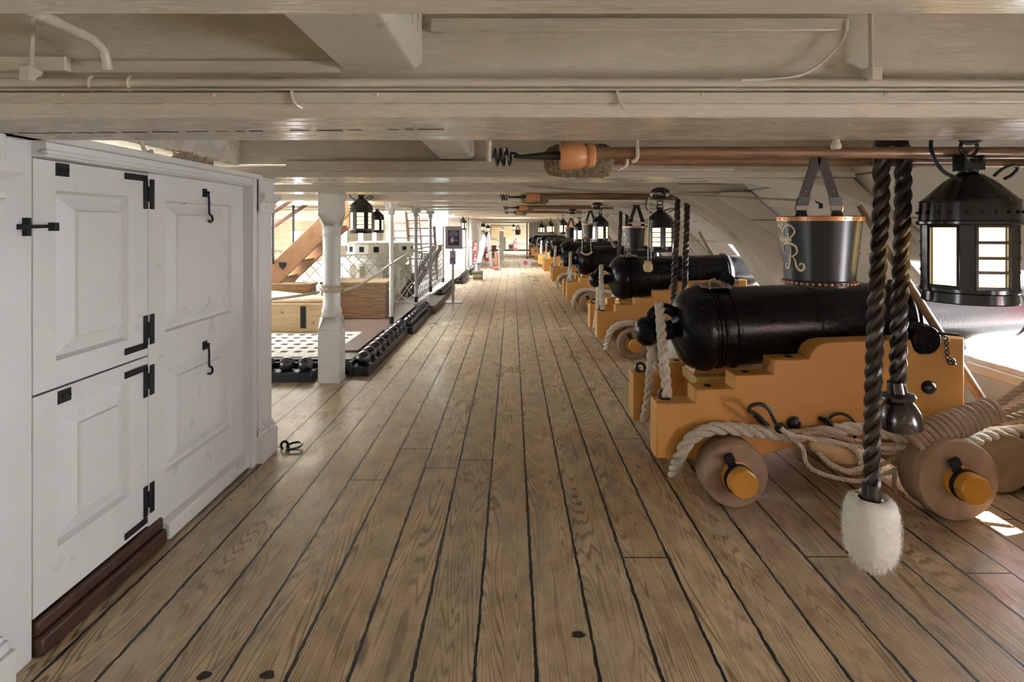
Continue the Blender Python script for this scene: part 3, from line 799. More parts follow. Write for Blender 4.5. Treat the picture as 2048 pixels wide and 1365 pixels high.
    # ---- trucks
    for (x, r, yf, th) in ((1.185, .172, .55, .15), (2.258, .205, .69, .17)):
        for sd in (-1, 1):
            f = GY+sd*yf; bk = f-sd*th
            m = Matrix.Translation((x, bk, r)) @ (Matrix.Rotation(PI/2*(1 if sd < 0 else -1), 4, 'X'))
            w = MB().lathe([(.001, 0), (r*.97, 0), (r, .008), (r, th-.008), (r*.97, th), (.09, th), (.001, th)], 48, m).build('truck', 'truck', root, smooth=40)
            a = MB().lathe([(.082, th), (.082, th+.015), (.072, th+.02), (.072, th+.11), (.066, th+.118), (.001, th+.118)], 28, m).build('axle_end', 'endcap', w)
            MB().lathe([(.0725, th+.035), (.078, th+.037), (.078, th+.058), (.0725, th+.06)], 28, m).build('axle_hoop', 'flatblack', w)
            lp = MB(); c = Vector((x, f+sd*.028, r)); u = Vector((-.42, 0, .9)).normalized()
            lp.beam(c+u*.05, c+u*.135, .042, .022, (0,1,0)).beam(c+u*.10+Vector((0,sd*.012,0)), c+u*.14+Vector((0,sd*.012,0)), .048, .03, (0,1,0))
            lp.build('linchpin', 'flatblack', w, bevel=.004)
    return root
guns = [make_gun()]
GX = [0, .165, .14, .125, .12, .14, .14, .14, .12]
ordn = ['', 'second', 'third', 'fourth', 'fifth', 'sixth', 'seventh', 'eighth', 'ninth']
for n in range(1, 9):
    y = GY+PITCH*n
    guns.append(dup(guns[0], (1.66+GX[n], y, sag(y)), f'black cannon on a stepped ochre carriage, {ordn[n]} from the near end of the row', 'row of cannons along the right side'))

# breeching rope hanging from the loop over the cascabel
def yy(d): return d
def make_breech():
    t = thing('breeching_rope', 'thick pale rope looped over the breech of the nearest cannon', 'rope', (.90, GY, .34), 'breeching ropes on the cannons')
    r = .0315
    m = MB().rope([P(1334, 792, 3.35), P(1333, 776, 3.35), P(1327, 715, 3.42), P(1322, 655, 3.54), P(1320, 624, 3.60), P(1318, 612, 3.67), P(1311, 628, 3.74), P(1305, 670, 3.78), P(1302, 720, 3.80), P(1298, 780, 3.80), P(1291, 828, 3.80), P(1287, 848, 3.80)], r, .17, 8)
    m.build('rope_strand', 'rope', t)
    return t
br = make_breech()
def make_breech2():
    t = thing('side_rope', 'thick pale rope lying over the rear wheel of the nearest cannon', 'rope', (1.2, 3.2, .2), 'ropes along the carriage sides')
    m = MB().rope([P(1348, 950, 3.40), P(1352, 935, 3.34), P(1362, 908, 3.24), P(1380, 880, 3.22), P(1410, 862, 3.22), P(1450, 857, 3.22), P(1510, 863, 3.22), P(1580, 872, 3.225), P(1640, 866, 3.22), P(1700, 858, 3.21), P(1770, 866, 3.20), P(1850, 888, 3.15), P(1930, 885, 3.2), P(1985, 868, 3.3), P(2048, 862, 3.35), P(2090, 856, 3.36)], .037, .22, 8)
    m.build('rope_strand', 'rope', t)
    return t
sr = make_breech2()
for n in range(1, 7):
    y = PITCH*n
    dup(br, br.location+Vector((GX[n], y, sag(GY+y))), f'pale rope looped over the breech of the {ordn[n]} cannon of the row', 'breeching ropes on the cannons')
    if n < 4: dup(sr, sr.location+Vector((GX[n], y, sag(GY+y))), f'pale rope lying over the rear wheel of the {ordn[n]} cannon', 'ropes along the carriage sides')

# the side tackle of the nearest gun
D = 3.17
t = thing('side_tackle', 'rope tackle with pale wooden block, bound with rope turns, hooked to the nearest carriage', 'tackle', P(1640, 950, D))
hk = MB(); hk.tube(smooth_path([P(1528, 848, D), P(1521, 838, D-.01), P(1510, 828, D-.02), P(1500, 823, D-.02), P(1505, 813, D-.03), P(1524, 810, D-.03), P(1540, 822, D-.03), P(1550, 845, D-.02), P(1560, 860, D)], .006), [.012]*300, 10) if False else hk.tube(smooth_path([P(1530, 850, D), P(1521, 836, D-.01), P(1508, 826, D-.02), P(1498, 822, D-.02), P(1503, 812, D-.03), P(1522, 809, D-.03), P(1538, 820, D-.03), P(1549, 842, D-.02), P(1560, 858, D)], .006), .0105, 10)
hk.torus(P(1562, 857, D), .024, .0085, (.3, 1, .2), 20, 8); hk.build('hook', 'iron', t)
b_ = MB(); q = Matrix.Translation(P(1668, 903, D+.02)) @ Matrix.Rotation(.32, 4, 'Y')
prof = []
for i in range(13):
    a = -PI/2+PI*i/12; prof.append((max(.0005, .058*math.cos(a)**.75 if abs(math.cos(a)) > 1e-6 else .0005), .142*math.sin(a)))
b_.lathe(prof, 24, q @ Matrix.Rotation(PI/2, 4, 'Y') @ Matrix.Diagonal((1, .62, 1, 1))); b_.build('block', 'pine', t)
for k, pts in enumerate((
    [(1563, 858), (1585, 872), (1610, 876), (1660, 884), (1720, 894), (1790, 897), (1850, 890)],
    [(1600, 868), (1650, 868), (1700, 880), (1760, 890), (1830, 890)],
    [(1565, 862), (1592, 884), (1606, 898), (1612, 925), (1632, 943), (1680, 958), (1730, 962), (1780, 945), (1830, 915), (1862, 893)],
    [(1638, 878), (1680, 887), (1705, 898), (1722, 918), (1732, 930), (1700, 942), (1672, 934), (1648, 918), (1636, 904)],
    [(1636, 905), (1660, 930), (1700, 946), (1745, 938), (1800, 912), (1850, 890)],
    [(1700, 884), (1760, 905), (1800, 903), (1850, 897)],
    [(1790, 945), (1788, 970), (1796, 985), (1810, 990)])):
    MB().rope([P(a, b, D-.035+.01*(k % 3)) for a, b in pts], .0125, .075, 6).build('fall_rope', 'rope' if k in (0, 2, 3) else 'rope_dk', t)
# seizing: rope wound round the bundle
core = smooth_path([P(1826, 893, D-.06), P(1870, 868, D-.06), P(1925, 843, D-.05), P(1990, 818, D-.04)], .004)
fr_ = frames(core); w = []; L_ = 0
rad = lambda u: .078-.030*u
for i, p in enumerate(core):
    if i: L_ += (core[i]-core[i-1]).length
    a = 2*PI*L_/.031; u = i/(len(core)-1)
    # subdivide every step so the turns stay round
    nxt = core[i+1] if i+1 < len(core) else p
    for k in range(4):
        f = k/4; q_ = p.lerp(nxt, f); aa = a+2*PI*((nxt-p).length*f)/.031
        w.append(q_+(fr_[i][1]*math.cos(aa)+fr_[i][2]*math.sin(aa))*rad(u))
MB().tube(w[::1], .0165, 6).build('seizing', 'rope_dk', t)
MB().tube(core, .05, 10).build('bundle_core', 'rope_dk', t)
for k, pts in enumerate(([(1975, 822), (2010, 800), (2060, 765), (2120, 720)], [(1975, 832), (2015, 822), (2060, 800), (2130, 760)], [(1960, 838), (2010, 838), (2070, 820), (2140, 790)])):
    MB().rope([P(a, b, D-.05+.03*k) for a, b in pts], .021, .12, 8).build('hauling_part', 'rope_dk', t)
t2 = thing('slack_rope', 'slack pale rope beyond the seized tackle over the front wheel', 'rope', P(2000, 880, 3.4))
MB().rope([P(1925, 872, 3.45), P(1975, 868, 3.4), P(2030, 872, 3.4), P(2100, 860, 3.45)], .034, .2, 8).rope([P(1945, 884, 3.5), P(2000, 880, 3.45), P(2060, 895, 3.4), P(2120, 905, 3.4)], .03, .18, 8).build('rope_strand', 'rope', t2)
# a spare truck wheel and black bar lying beyond the front wheel
mb = MB(); mb.cyl((2.74, 3.45, .17), (2.74, 3.28, .17), .165, seg=40); 
tag(mb.build('spare_wheel', 'truck', bevel=.006), 'spare wooden wheel standing against the side beyond the front wheel', 'wheel')
mb = MB(); mb.beam((2.50, 3.55, .04), (3.05, 3.30, .04), .07, .07)
tag(mb.build('crowbar', 'flatblack', bevel=.01), 'black bar lying on the deck behind the front wheel', 'bar')

# handspikes leaning by the guns
def spike(a, b, r, lab):
    m = MB(); pts = smooth_path([a, b], .08); n = len(pts); m.tube(pts, [r*(.7+.3*min(1, i/4))*(1+.25*i/n) for i in range(n)], 12)
    return tag(m.build('handspike', 'pole_dk'), lab, 'pole', 'handspikes leaning by the guns')
spike(P(1719, 413, 3.25), P(2030, 905, 3.42), .021, 'long wooden handspike leaning past the barrel of the nearest cannon')
spike(P(1398, 464, 7.35), P(1500, 640, 6.9), .022, 'wooden handspike leaning behind the barrel of the second cannon')
spike(P(1214, 467, 10.6), P(1262, 560, 10.2), .022, 'wooden handspike leaning behind the third cannon')

# ================================================================== flexible sponge and rammer on tarred rope
def make_flex():
    t = thing('rope_sponge', 'black twisted rope with a white sheepskin sponge, hanging beside the nearest cannon', 'sponge', (1.37, 2.2, .26), 'rope sponges hanging from the beams')
    d = 2.2
    MB().rope([P(1745, 1000, d), P(1744, 960, d), P(1744, 860, d), P(1749, 700, d), P(1755, 560, d), P(1761, 440, d), P(1763, 320, d), P(1764, 290, d), P(1780, 276, d+.02), P(1800, 285, d+.03), P(1806, 320, d+.03), P(1805, 440, d+.03), P(1801, 560, d+.03), P(1797, 680, d+.03), P(1795, 795, d+.03)], .0305, .16, 8, step=.012).build('rope_handle', 'tar', t)
    c = P(1742, 1000, d)
    m = Matrix.Translation(c)
    MB().lathe([(.030, .06), (.032, .01), (.048, 0), (.048, -.012), (.03, -.02)], 20, m, cap=True).build('collar', 'tar', t)
    # fleece body: a lumpy lathe with short locks
    prof = [(.03, -.002), (.060, .012), (.082, -.005), (.092, -.04), (.094, -.09), (.093, -.14), (.088, -.18), (.072, -.215), (.045, -.24), (.001, -.25)]
    b = MB(); seg = 44; P2 = smooth_prof(prof, 34); n = len(P2); rng = random.Random(4)
    b.lathe(P2, seg, m); 
    b.v = [m @ (Vector((v.x*(s:=1+rng.uniform(-.018, .018)), v.y*s, v.z+rng.uniform(-.003, .003)))) for v in [m.inverted() @ q for q in b.v]]
    fl = b.build('sponge_head', 'fleece', t, smooth=180)
    w = MB()
    for i in range(2600):
        k = rng.random()**.9*(n-1.01); j = int(k); f = k-j
        r = P2[j][0]*(1-f)+P2[j+1][0]*f; z = P2[j][1]*(1-f)+P2[j+1][1]*f
        dr = P2[j+1][0]-P2[j][0]; dz = P2[j+1][1]-P2[j][1]; l = math.hypot(dr, dz) or 1
        a = rng.uniform(0, 2*PI); nr, nz = -dz/l, dr/l
        if nr < 0 and z > -.2: nr, nz = -nr, -nz
        nv = Vector((nr*math.cos(a), nr*math.sin(a), nz)); tv = Vector((-math.sin(a), math.cos(a), 0))
        p0 = c+Vector((r*math.cos(a), r*math.sin(a), z)); h = rng.uniform(.006, .013); wd = .0010
        tip = p0+nv*h+Vector((rng.uniform(-.004, .004), rng.uniform(-.004, .004), rng.uniform(-.013, -.003)))
        mid = p0+nv*h*.6
        w.add([p0-tv*wd-nv*.002, p0+tv*wd-nv*.002, mid+tv*wd*.9, mid-tv*wd*.9, tip], [(0,1,2,3),(3,2,4)])
    o = w.build('fleece_tufts', 'fleece', fl); o['kind'] = 'stuff'
    c2 = P(1795, 790, d+.03)
    MB().lathe([(.030, .05), (.034, .01), (.056, 0), (.060, -.010), (.052, -.02), (.047, -.028), (.058, -.045), (.069, -.07), (.074, -.10), (.073, -.122), (.066, -.128), (.001, -.128)], 32, Matrix.Translation(c2) @ Matrix.Rotation(-.12, 4, 'Y')).build('rammer_head', 'ebony', t)
    return t
def smooth_prof(p, n):
    q = smooth_path([Vector((a, 0, b)) for a, b in p], .0001) if False else None
    L_ = [0]
    for (a, b), (c, d) in zip(p, p[1:]): L_.append(L_[-1]+math.hypot(c-a, d-b))
    out = []
    for i in range(n):
        s = L_[-1]*i/(n-1); k = max(j for j in range(len(L_)-1) if L_[j] <= s+1e-9); f = (s-L_[k])/((L_[k+1]-L_[k]) or 1)
        out.append((p[k][0]*(1-f)+p[k+1][0]*f, p[k][1]*(1-f)+p[k+1][1]*f))
    return out
flex = make_flex()
dup(flex, flex.location+Vector((.205, 3.45, 0)), 'black twisted rope hanging in front of the second cannon', 'rope sponges hanging from the beams')
dup(flex, flex.location+Vector((.30, 6.9, 0)), 'black twisted rope hanging in front of the third cannon', 'rope sponges hanging from the beams')

# ================================================================== worm, sponge and rammer staves under the beams
def make_staves():
    out = []
    y = 2.13
    t = thing('gun_worm', 'stave with black corkscrew worm and turned orange wooden head under the nearest beam', 'gun worm', P(1005, 330, y), 'worms hanging under the beams')
    z = P(0, 314, y).z; x0 = P(986, 0, y).x; w = []
    for i in range(90):
        u = i/89; a = 2*PI*3.1*u; r = .030; w.append((x0+.066*u, y+r*math.cos(a), z+r*math.sin(a)))
    w.append((x0+.082, y, z+.012)); w.append((x0+.095, y, z+.002))
    m = MB().tube(w, .0052, 8); n0 = P(1030, 0, y).x
    m.tube([(n0-.005, y, z), (n0+.02, y, z), (P(1085, 0, y).x, y, z+.003), (P(1122, 0, y).x, y, z+.006)], [.006, .0075, .014, .018], 12); m.build('iron_worm', 'iron', t)
    xh = P(1120, 0, y).x
    MB().lathe([(.001, 0), (.046, 0), (.050, .008), (.050, .05), (.047, .075), (.036, .092), (.036, .098), (.043, .104), (.043, .118), (.036, .126), (.001, .126)], 32, Xaxis((xh, y, z+.004))).build('wooden_head', 'turned', t, smooth=30)
    MB().tube([(xh+.12, y, z+.014), (xh+.5, y, z+.016), (2.25, y, z+.014)], .0215, 14).build('stave', 'pole', t)
    out.append(t)
    y2 = 2.32
    t = thing('stave_sponge', 'brown fleece sponge on a stave behind the corkscrew worm', 'sponge', P(1155, 355, y2), 'sponges hanging under the beams')
    z = P(0, 322, y2).z; xa = P(1087, 0, y2).x; xb = P(1226, 0, y2).x; L2 = xb-xa
    prof = [(.001, 0), (.035, .004), (.052, .02), (.062, .05), (.066, .09), (.066, L2-.09), (.066, L2-.04), (.058, L2-.015), (.035, L2), (.001, L2)]
    pp = smooth_prof(prof, 40); rng = random.Random(9); b = MB().lathe(pp, 36, Xaxis((xa, y2, z)))
    c = Vector((0, y2, z)); b.v = [Vector((v.x, y2+(v.y-y2)*(s:=1+rng.uniform(-.07, .07)), z+(v.z-z)*s)) for v in b.v]
    b.build('fleece_head', 'fleece_br', t, smooth=180)
    MB().tube([(xb-.02, y2, z+.002), (xb+.6, y2, z-.002), (2.25, y2, z-.006)], .0195, 14).build('stave', 'pole', t)
    out.append(t)
    return out
staves = make_staves()
for n in (1, 2, 3):
    for k, s_ in enumerate(staves):
        y = 3.45*n
        dup(s_, s_.location+Vector((-.02-.02*n, y, .015+sag(y))), (f'corkscrew worm with orange wooden head hanging under the ceiling by the {ordn[n]} cannon', f'fleece sponge stave hanging under the ceiling by the {ordn[n]} cannon')[k], s_['group'])
# hooks holding the staves
for k, (px, py, d) in enumerate(((1274, 312, 2.105), (1253, 325, 2.28), (1243, 330, 2.36), (977, 312, 2.10))):
    p = P(px, py, d); m = MB()
    if k < 3:
        m.tube(smooth_path([(p.x, p.y, 1.80), (p.x+.002, p.y, p.z+.01), (p.x-.002, p.y, p.z-.012), (p.x-.018, p.y, p.z-.022)], .006), .007, 8)
        tag(m.build('stave_hook', 'beam'), ('nearest of the three small cream hooks holding the staves', 'middle one of the three small cream hooks holding the staves', 'farthest of the three small cream hooks holding the staves')[k], 'hook', 'cream hooks under the beam')
    else:
        m.cyl((p.x, p.y, 1.81), (p.x, p.y, 1.725), .012, .010, 12)
        tag(m.build('wooden_peg', 'beam'), 'short cream wooden peg under the nearest beam beside the corkscrew', 'peg')
p = P(1659, 288, 2.0); m = MB().lathe([(.010, 0), (.016, .004), (.017, .016), (.011, .03), (.011, .05)], 14, Matrix.Translation((p.x, 1.96, 1.75))); tag(m.build('knob', 'beam'), 'small cream knob under the nearest beam above the leather bucket', 'knob')

# tackle blocks strung along the beams
def make_block():
    t = thing('tackle_block', 'black round block on a rope line beneath the beam above the second cannon', 'block', P(1320, 402, 4.9), 'tackle blocks under the beams')
    c = P(1320, 388, 4.9); 
    MB().lathe(smooth_prof([(.001, -.083), (.04, -.07), (.06, -.04), (.066, 0), (.06, .04), (.04, .07), (.001, .083)], 18), 24, Matrix.Translation(c) @ Matrix.Rotation(PI/2, 4, 'Y') @ Matrix.Diagonal((.85, .75, 1, 1))).build('block_shell', 'iron', t)
    MB().rope([P(1040, 371, 5.4)+Vector((0,0,0)), P(1180, 382, 5.1), P(1300, 386, 4.86), P(1340, 388, 4.85), P(1500, 396, 4.6), P(1625, 402, 4.45)], .011, .07, 5, step=.02).build('rope_line', 'rope_dk', t)
    return t
blk = make_block()
for n in (1, 2): dup(blk, blk.location+Vector((-.02, 3.45*n, .01+sag(5+3.45*n))), (f'', 'black block on a rope line above the third cannon', 'black block on a rope line above the fourth cannon')[n], 'tackle blocks under the beams')
mb = MB(); c = P(1640, 397, 4.35); mb.sphere(c, .05, 20, 12, (.8, .7, .9)).cyl(c+Vector((.0,0,-.03)), c+Vector((.0,0,-.075)), .02, seg=10)
tag(mb.build('small_block', 'iron'), 'small dark block on the rope line just behind the leather bucket strap', 'block')
# ================================================================== LANTERNS
def make_lantern():
    t = thing('lantern', 'large lit black lantern hanging nearest, between the black ropes and the right side', 'lantern', (1.618, 2.09, 1.2286), 'lit lanterns hanging under the beams')
    o = Vector(t.location); R = .150; A = PI/8
    T = Matrix.Translation(o)
    def ring(z0, z1, r0, r1=None, seg=32, mb=None, cap=False):
        return (mb or MB()).lathe([(r0, z0), (r1 or r0, z1)], seg, T, cap=cap)
    base = MB().lathe([(.001, 0), (.138, 0), (.140, .004), (.138, .035), (.145, .04), (.145, .052), (.001, .052)], 32, T); base.build('base', 'tin', t, smooth=30)
    roof = MB().lathe([(.151, .270), (.156, .275), (.156, .283), (.150, .287), (.146, .350), (.150, .355), (.138, .362), (.075, .425), (.036, .452), (.030, .456), (.030, .462)], 32, T, cap=True)
    for i in range(22):
        a = 2*PI*i/22; roof.sphere(o+Vector((.151*math.cos(a), .151*math.sin(a), .315)), .0055, 8, 5)
    roof.build('roof', 'tin', t, smooth=25)
    # eight faces: four windows and four solid panels
    for i in range(6):
        a = math.radians(-99)+i*PI/3; u = Vector((-math.sin(a), math.cos(a), 0)); nrm = Vector((math.cos(a), math.sin(a), 0)); r = .130; w = .054
        Rm = Matrix((u, nrm, Vector((0,0,1)))).transposed().to_4x4(); W = T @ Rm
        win = True
        if not win:
            m = MB(); m.box((-w, r-.004, .05), (w, r+.006, .272), W)
            m.build('panel', 'tin', t, bevel=.002)
        else:
            m = MB(); m.box((-w, r-.004, .05), (-w+.010, r+.008, .272), W).box((w-.010, r-.004, .05), (w, r+.008, .272), W).box((-w, r-.004, .05), (w, r+.008, .064), W).box((-w, r-.004, .262), (w, r+.008, .272), W)
            if i != 5:
                for zz in (.112, .160, .212): m.box((-w, r+.001, zz-.0055), (w, r+.010, zz+.0055), W)
            f = m.build('window_frame', 'tin', t, bevel=.0015)
            m = MB(); e_ = T @ Matrix.Rotation(a+PI/6, 4, 'Z'); m.box((.118, -.026, .05), (.143, .026, .272), e_); m.build('corner_post', 'tin', t, bevel=.002)
            g = MB(); g.box((-w+.006, r-.010, .058), (w-.006, r-.006, .268), W); g.build('lit_pane', 'glow', f)
    h = MB(); h.box((-.036, -.03, .463), (.036, .03, .492), T).box((-.036, -.03, .492), (-.028, .03, .515), T).box((.028, -.03, .492), (.036, .03, .515), T).box((-.036, -.008, .508), (.036, .008, .515), T)
    h.torus(o+Vector((0,0,.545)), .030, .006, (0,1,0), 24, 8).tube([o+Vector((-.012,0,.57)), o+Vector((-.012,0,.60))], .005, 8); h.build('hanger', 'tin', t, bevel=.001)
    MB().tube(smooth_path([o+Vector(v) for v in ((-.075,-.06,.425), (-.13,-.05,.46), (-.150,-.03,.52), (-.14,-.01,.57), (-.115,0,.60))], .01), .0065, 8).build('cable', 'cable', t)
    MB().tube(smooth_path([o+Vector(v) for v in ((.05,-.05,.442), (.085,-.04,.465), (.125,-.03,.478), (.148,-.03,.470), (.125,-.03,.445), (.09,-.04,.43))], .01), .0055, 8).build('cable', 'cable', t)
    MB().tube(smooth_path([o+Vector(v) for v in ((-.045,0,.59), (-.02,.0,.565), (.015,0,.562), (.05,0,.578), (.07,0,.60))], .01), .007, 8).build('hanging_loop', 'cable', t)
    return t
lan = make_lantern()
lan_n = [
    (1320, 504, 5.45, .84, 'lit black lantern hanging above the second cannon, beside the hanging leather bucket', 'r'),
    (1200, 484, 8.9, .86, 'lit black lantern hanging above the third cannon', 'r'),
    (1159, 483, 12.3, .86, 'lit black lantern hanging above the fourth cannon', 'r'),
    (1126, 468, 15.8, .85, 'lit black lantern hanging above the fifth cannon', 'r'),
    (1101, 467, 19.5, .85, 'lit black lantern hanging above the sixth cannon', 'r'),
    (1083, 467, 24, .85, 'lit black lantern hanging above the seventh cannon', 'r'),
    (722, 467, 7.05, .93, 'lit brown-black lantern hanging just right of the white turned pillar', 'l'),
    (754, 466, 10.9, .90, 'smaller looking lit lantern half hidden behind the one by the pillar', 'l'),
    (926, 460, 18.6, .8, 'dark lantern hanging right above the framed notice on its stand', 'f'),
    (966, 463, 28, .8, 'left one of the two lit lanterns hanging above the aluminium steps', 'f'),
    (976, 465, 30, .8, 'right one of the two lit lanterns hanging above the aluminium steps', 'f'),
    (1027, 461, 36, .8, 'lit lantern hanging at the far end by the shuttered windows', 'f')]
for px, py, d, sc, lab, _ in lan_n:
    p = P(px, py, d); dup(lan, p, lab, 'lit lanterns hanging under the beams', scale=sc, rotz=random.uniform(-.4, .4) if _ != 'l' else .35)
def lamp(loc, energy, col=(1, .58, .22), r=.06, name='lamp_light', parent=None):
    l = bpy.data.lights.new(name, 'POINT'); l.energy = energy; l.color = col; l.shadow_soft_size = r
    o = bpy.data.objects.new(name, l); C.objects.link(o); o.location = loc; return o

# ================================================================== LEATHER BUCKETS
def make_bucket():
    o = P(1638, 570, 2.12); o = Vector((o.x, o.y, 1.2845))
    t = thing('leather_bucket', 'large black leather fire bucket with gilt crown and letters, hanging nearest', 'bucket', o, 'leather buckets hanging by the cannons')
    T = Matrix.Translation(o); rb, rt, h = .113, .138, .243
    sh = MB().lathe([(.001, .002), (rb, 0), (rb, .002), (rt, h), (rt-.004, h), (rb-.004, .008), (.001, .008)], 48, T).build('shell', 'leather', t, smooth=30)
    MB().lathe([(rt-.002, h-.014), (rt+.003, h-.014), (rt+.005, h), (rt+.002, h+.003), (rt-.005, h+.002), (rt-.005, h-.012)], 48, T).build('rim', 'copper', sh)
    m = MB(); m.lathe([(rb+.0025, .002), (rb+.0045, .004), (rb+.0065, .018), (rb+.0035, .022)], 48, T); m.build('base_band', 'leather', sh)
    m = MB()
    for i in range(40):
        a = 2*PI*i/40; m.sphere(o+Vector(((rb+.006)*math.cos(a), (rb+.006)*math.sin(a), .011)), .0058, 10, 6)
    for i in range(30):
        a = 2*PI*i/30; m.sphere(o+Vector(((rt+.004)*math.cos(a), (rt+.004)*math.sin(a), h-.006)), .0028, 8, 5)
    rv = m.build('rivet_row', 'copper', sh); rv['kind'] = 'stuff'
    # strap: two legs meeting above, with rings and lugs
    top = o+Vector((-.0, 0, .425))
    st = MB()
    for sx in (-1, 1):
        st.band([o+Vector((sx*.062, 0, .285)), o+Vector((sx*.050, 0, .33)), top+Vector((sx*.018, 0, 0)), top+Vector((sx*.012, 0, .03))], .036, .006, (1, 0, 0))
        st.band([o+Vector((sx*.062, 0, .285)), o+Vector((sx*.055, -.004, .315))], .042, .012, (1, 0, 0))
    s_ = st.build('strap', 'strap', t)
    for sx in (-1, 1):
        MB().torus(o+Vector((sx*.064, 0, .275)), .021, .0028, (0, 1, .1), 24, 8).build('strap_ring', 'copper', s_)
        lug = MB(); lug.add([o+Vector((sx*.064+a, y, z)) for y in (-.003, .003) for a, z in ((-.016, .268), (.016, .268), (.026, .232), (-.026, .232))], [(3,2,1,0),(4,5,6,7),(0,1,5,4),(1,2,6,5),(2,3,7,6),(3,0,4,7)])
        lug.build('lug', 'leather', s_)
        MB().sphere(o+Vector((sx*.052, -.005, .325)), .004, 8, 6).sphere(o+Vector((sx*.050, -.005, .335)), .004, 8, 6).build('strap_rivet', 'copper', s_)
    # gilt crown and letters painted on the side turned to the left
    ctr = math.radians(-177)
    def S(u, v):           # u across (m), v height
        r = rb+(rt-rb)*v/h+.0012; a = ctr+u/r; return o+Vector((r*math.cos(a), r*math.sin(a), v))
    def stroke(mb, pts, w0, w1=None):
        pts = [Vector((a, b, 0)) for a, b in pts]; q = smooth_path(pts, .0015) if len(pts) > 2 else [pts[0].lerp(pts[1], i/6) for i in range(7)]
        n = len(q); vs = []; fs = []
        for i, p in enumerate(q):
            d = (q[min(i+1, n-1)]-q[max(i-1, 0)]).normalized(); s = Vector((-d.y, d.x, 0)); f = i/(n-1)
            w = w0 if w1 is None else w0+(w1-w0)*math.sin(PI*f)
            for k in (-1, 1): e = p+s*k*w/2; vs.append(S(e.x, e.y))
        for i in range(n-1): fs.append((2*i, 2*i+1, 2*i+3, 2*i+2))
        mb.add(vs, fs)
    e = MB()
    # crown
    stroke(e, [(-.042, .163), (.042, .163)], .012)
    stroke(e, [(-.046, .172), (.046, .172)], .0025)
    for sx in (-1, 1):
        stroke(e, [(sx*.040, .171), (sx*.058, .19), (sx*.050, .208), (sx*.030, .214), (sx*.010, .206), (0, .190)], .0065)
        for k in range(6):
            a = .1+k*.42; stroke(e, [(sx*(.033+.026*math.cos(a)), .190+.026*math.sin(a)), (sx*(.033+.030*math.cos(a)), .190+.030*math.sin(a))], .0055)
        stroke(e, [(sx*.028, .172), (sx*.030, .186)], .006); stroke(e, [(sx*.012, .172), (sx*.012, .183)], .004)
    stroke(e, [(0, .17), (0, .192)], .006); stroke(e, [(0, .205), (0, .224)], .006); stroke(e, [(-.008, .216), (.008, .216)], .005)
    # letters G and R, scrolled
    g = -.045
    stroke(e, [(g+.028, .128), (g+.016, .142), (g-.004, .142), (g-.022, .122), (g-.024, .092), (g-.008, .072), (g+.014, .076), (g+.022, .094), (g+.008, .102)], .0035, .009)
    stroke(e, [(g+.022, .098), (g+.020, .070), (g+.004, .052), (g-.014, .056), (g-.012, .068), (g-.002, .066)], .003, .006)
    r_ = .038
    stroke(e, [(r_-.002, .140), (r_-.008, .11), (r_-.016, .080), (r_-.028, .062), (r_-.040, .066), (r_-.036, .078), (r_-.028, .074)], .004, .0085)
    stroke(e, [(r_-.040, .118), (r_-.046, .134), (r_-.030, .150), (r_-.004, .150), (r_+.018, .140), (r_+.022, .122), (r_+.008, .108), (r_-.008, .104)], .0035, .009)
    stroke(e, [(r_+.0, .106), (r_+.010, .092), (r_+.014, .070), (r_+.026, .056), (r_+.040, .064), (r_+.040, .078), (r_+.028, .080), (r_+.026, .070)], .0035, .009)
    stroke(e, [(r_-.040, .118), (r_-.034, .112), (r_-.028, .118)], .004)
    e.build('gilt_emblem', 'gilt', sh, smooth=0)
    return t
bk = make_bucket()
for k, (px, py, d, sc, lab) in enumerate(((1273, 501.5, 5.55, .94, 'black leather bucket hanging above the second cannon, left of its lantern'),
    (1181, 478, 9.0, .95, 'leather bucket hanging in front of the lantern of the third cannon'), (1142, 477, 12.45, .95, 'leather bucket hanging beside the lantern of the fourth cannon'),
    (1036, 470, 30, 1.1, 'dark bucket hanging at the far end right of the shuttered windows'))):
    p = P(px, py, d); dup(bk, p, lab, 'leather buckets hanging by the cannons', scale=sc)

# tompion hanging on its cord over the second gun, and cord lines
mb = MB(); c = P(1296, 545, 5.35)
t = thing('wooden_tompion', 'small pale wooden plug hanging on a cord in front of the second cannon', 'tompion', c)
MB().lathe([(.001, 0), (.030, .006), (.042, .03), (.042, .07), (.034, .072), (.034, .095), (.03, .105), (.001, .105)], 24, Matrix.Translation(c)).build('plug', 'pine', t)
MB().tube([c+Vector((0,0,.10)), P(1296, 470, 5.35), P(1298, 396, 5.35)], .0045, 6).tube([P(1300, 465, 5.36), c+Vector((.03,0,.12))], .004, 6).build('cord', 'rope', t)
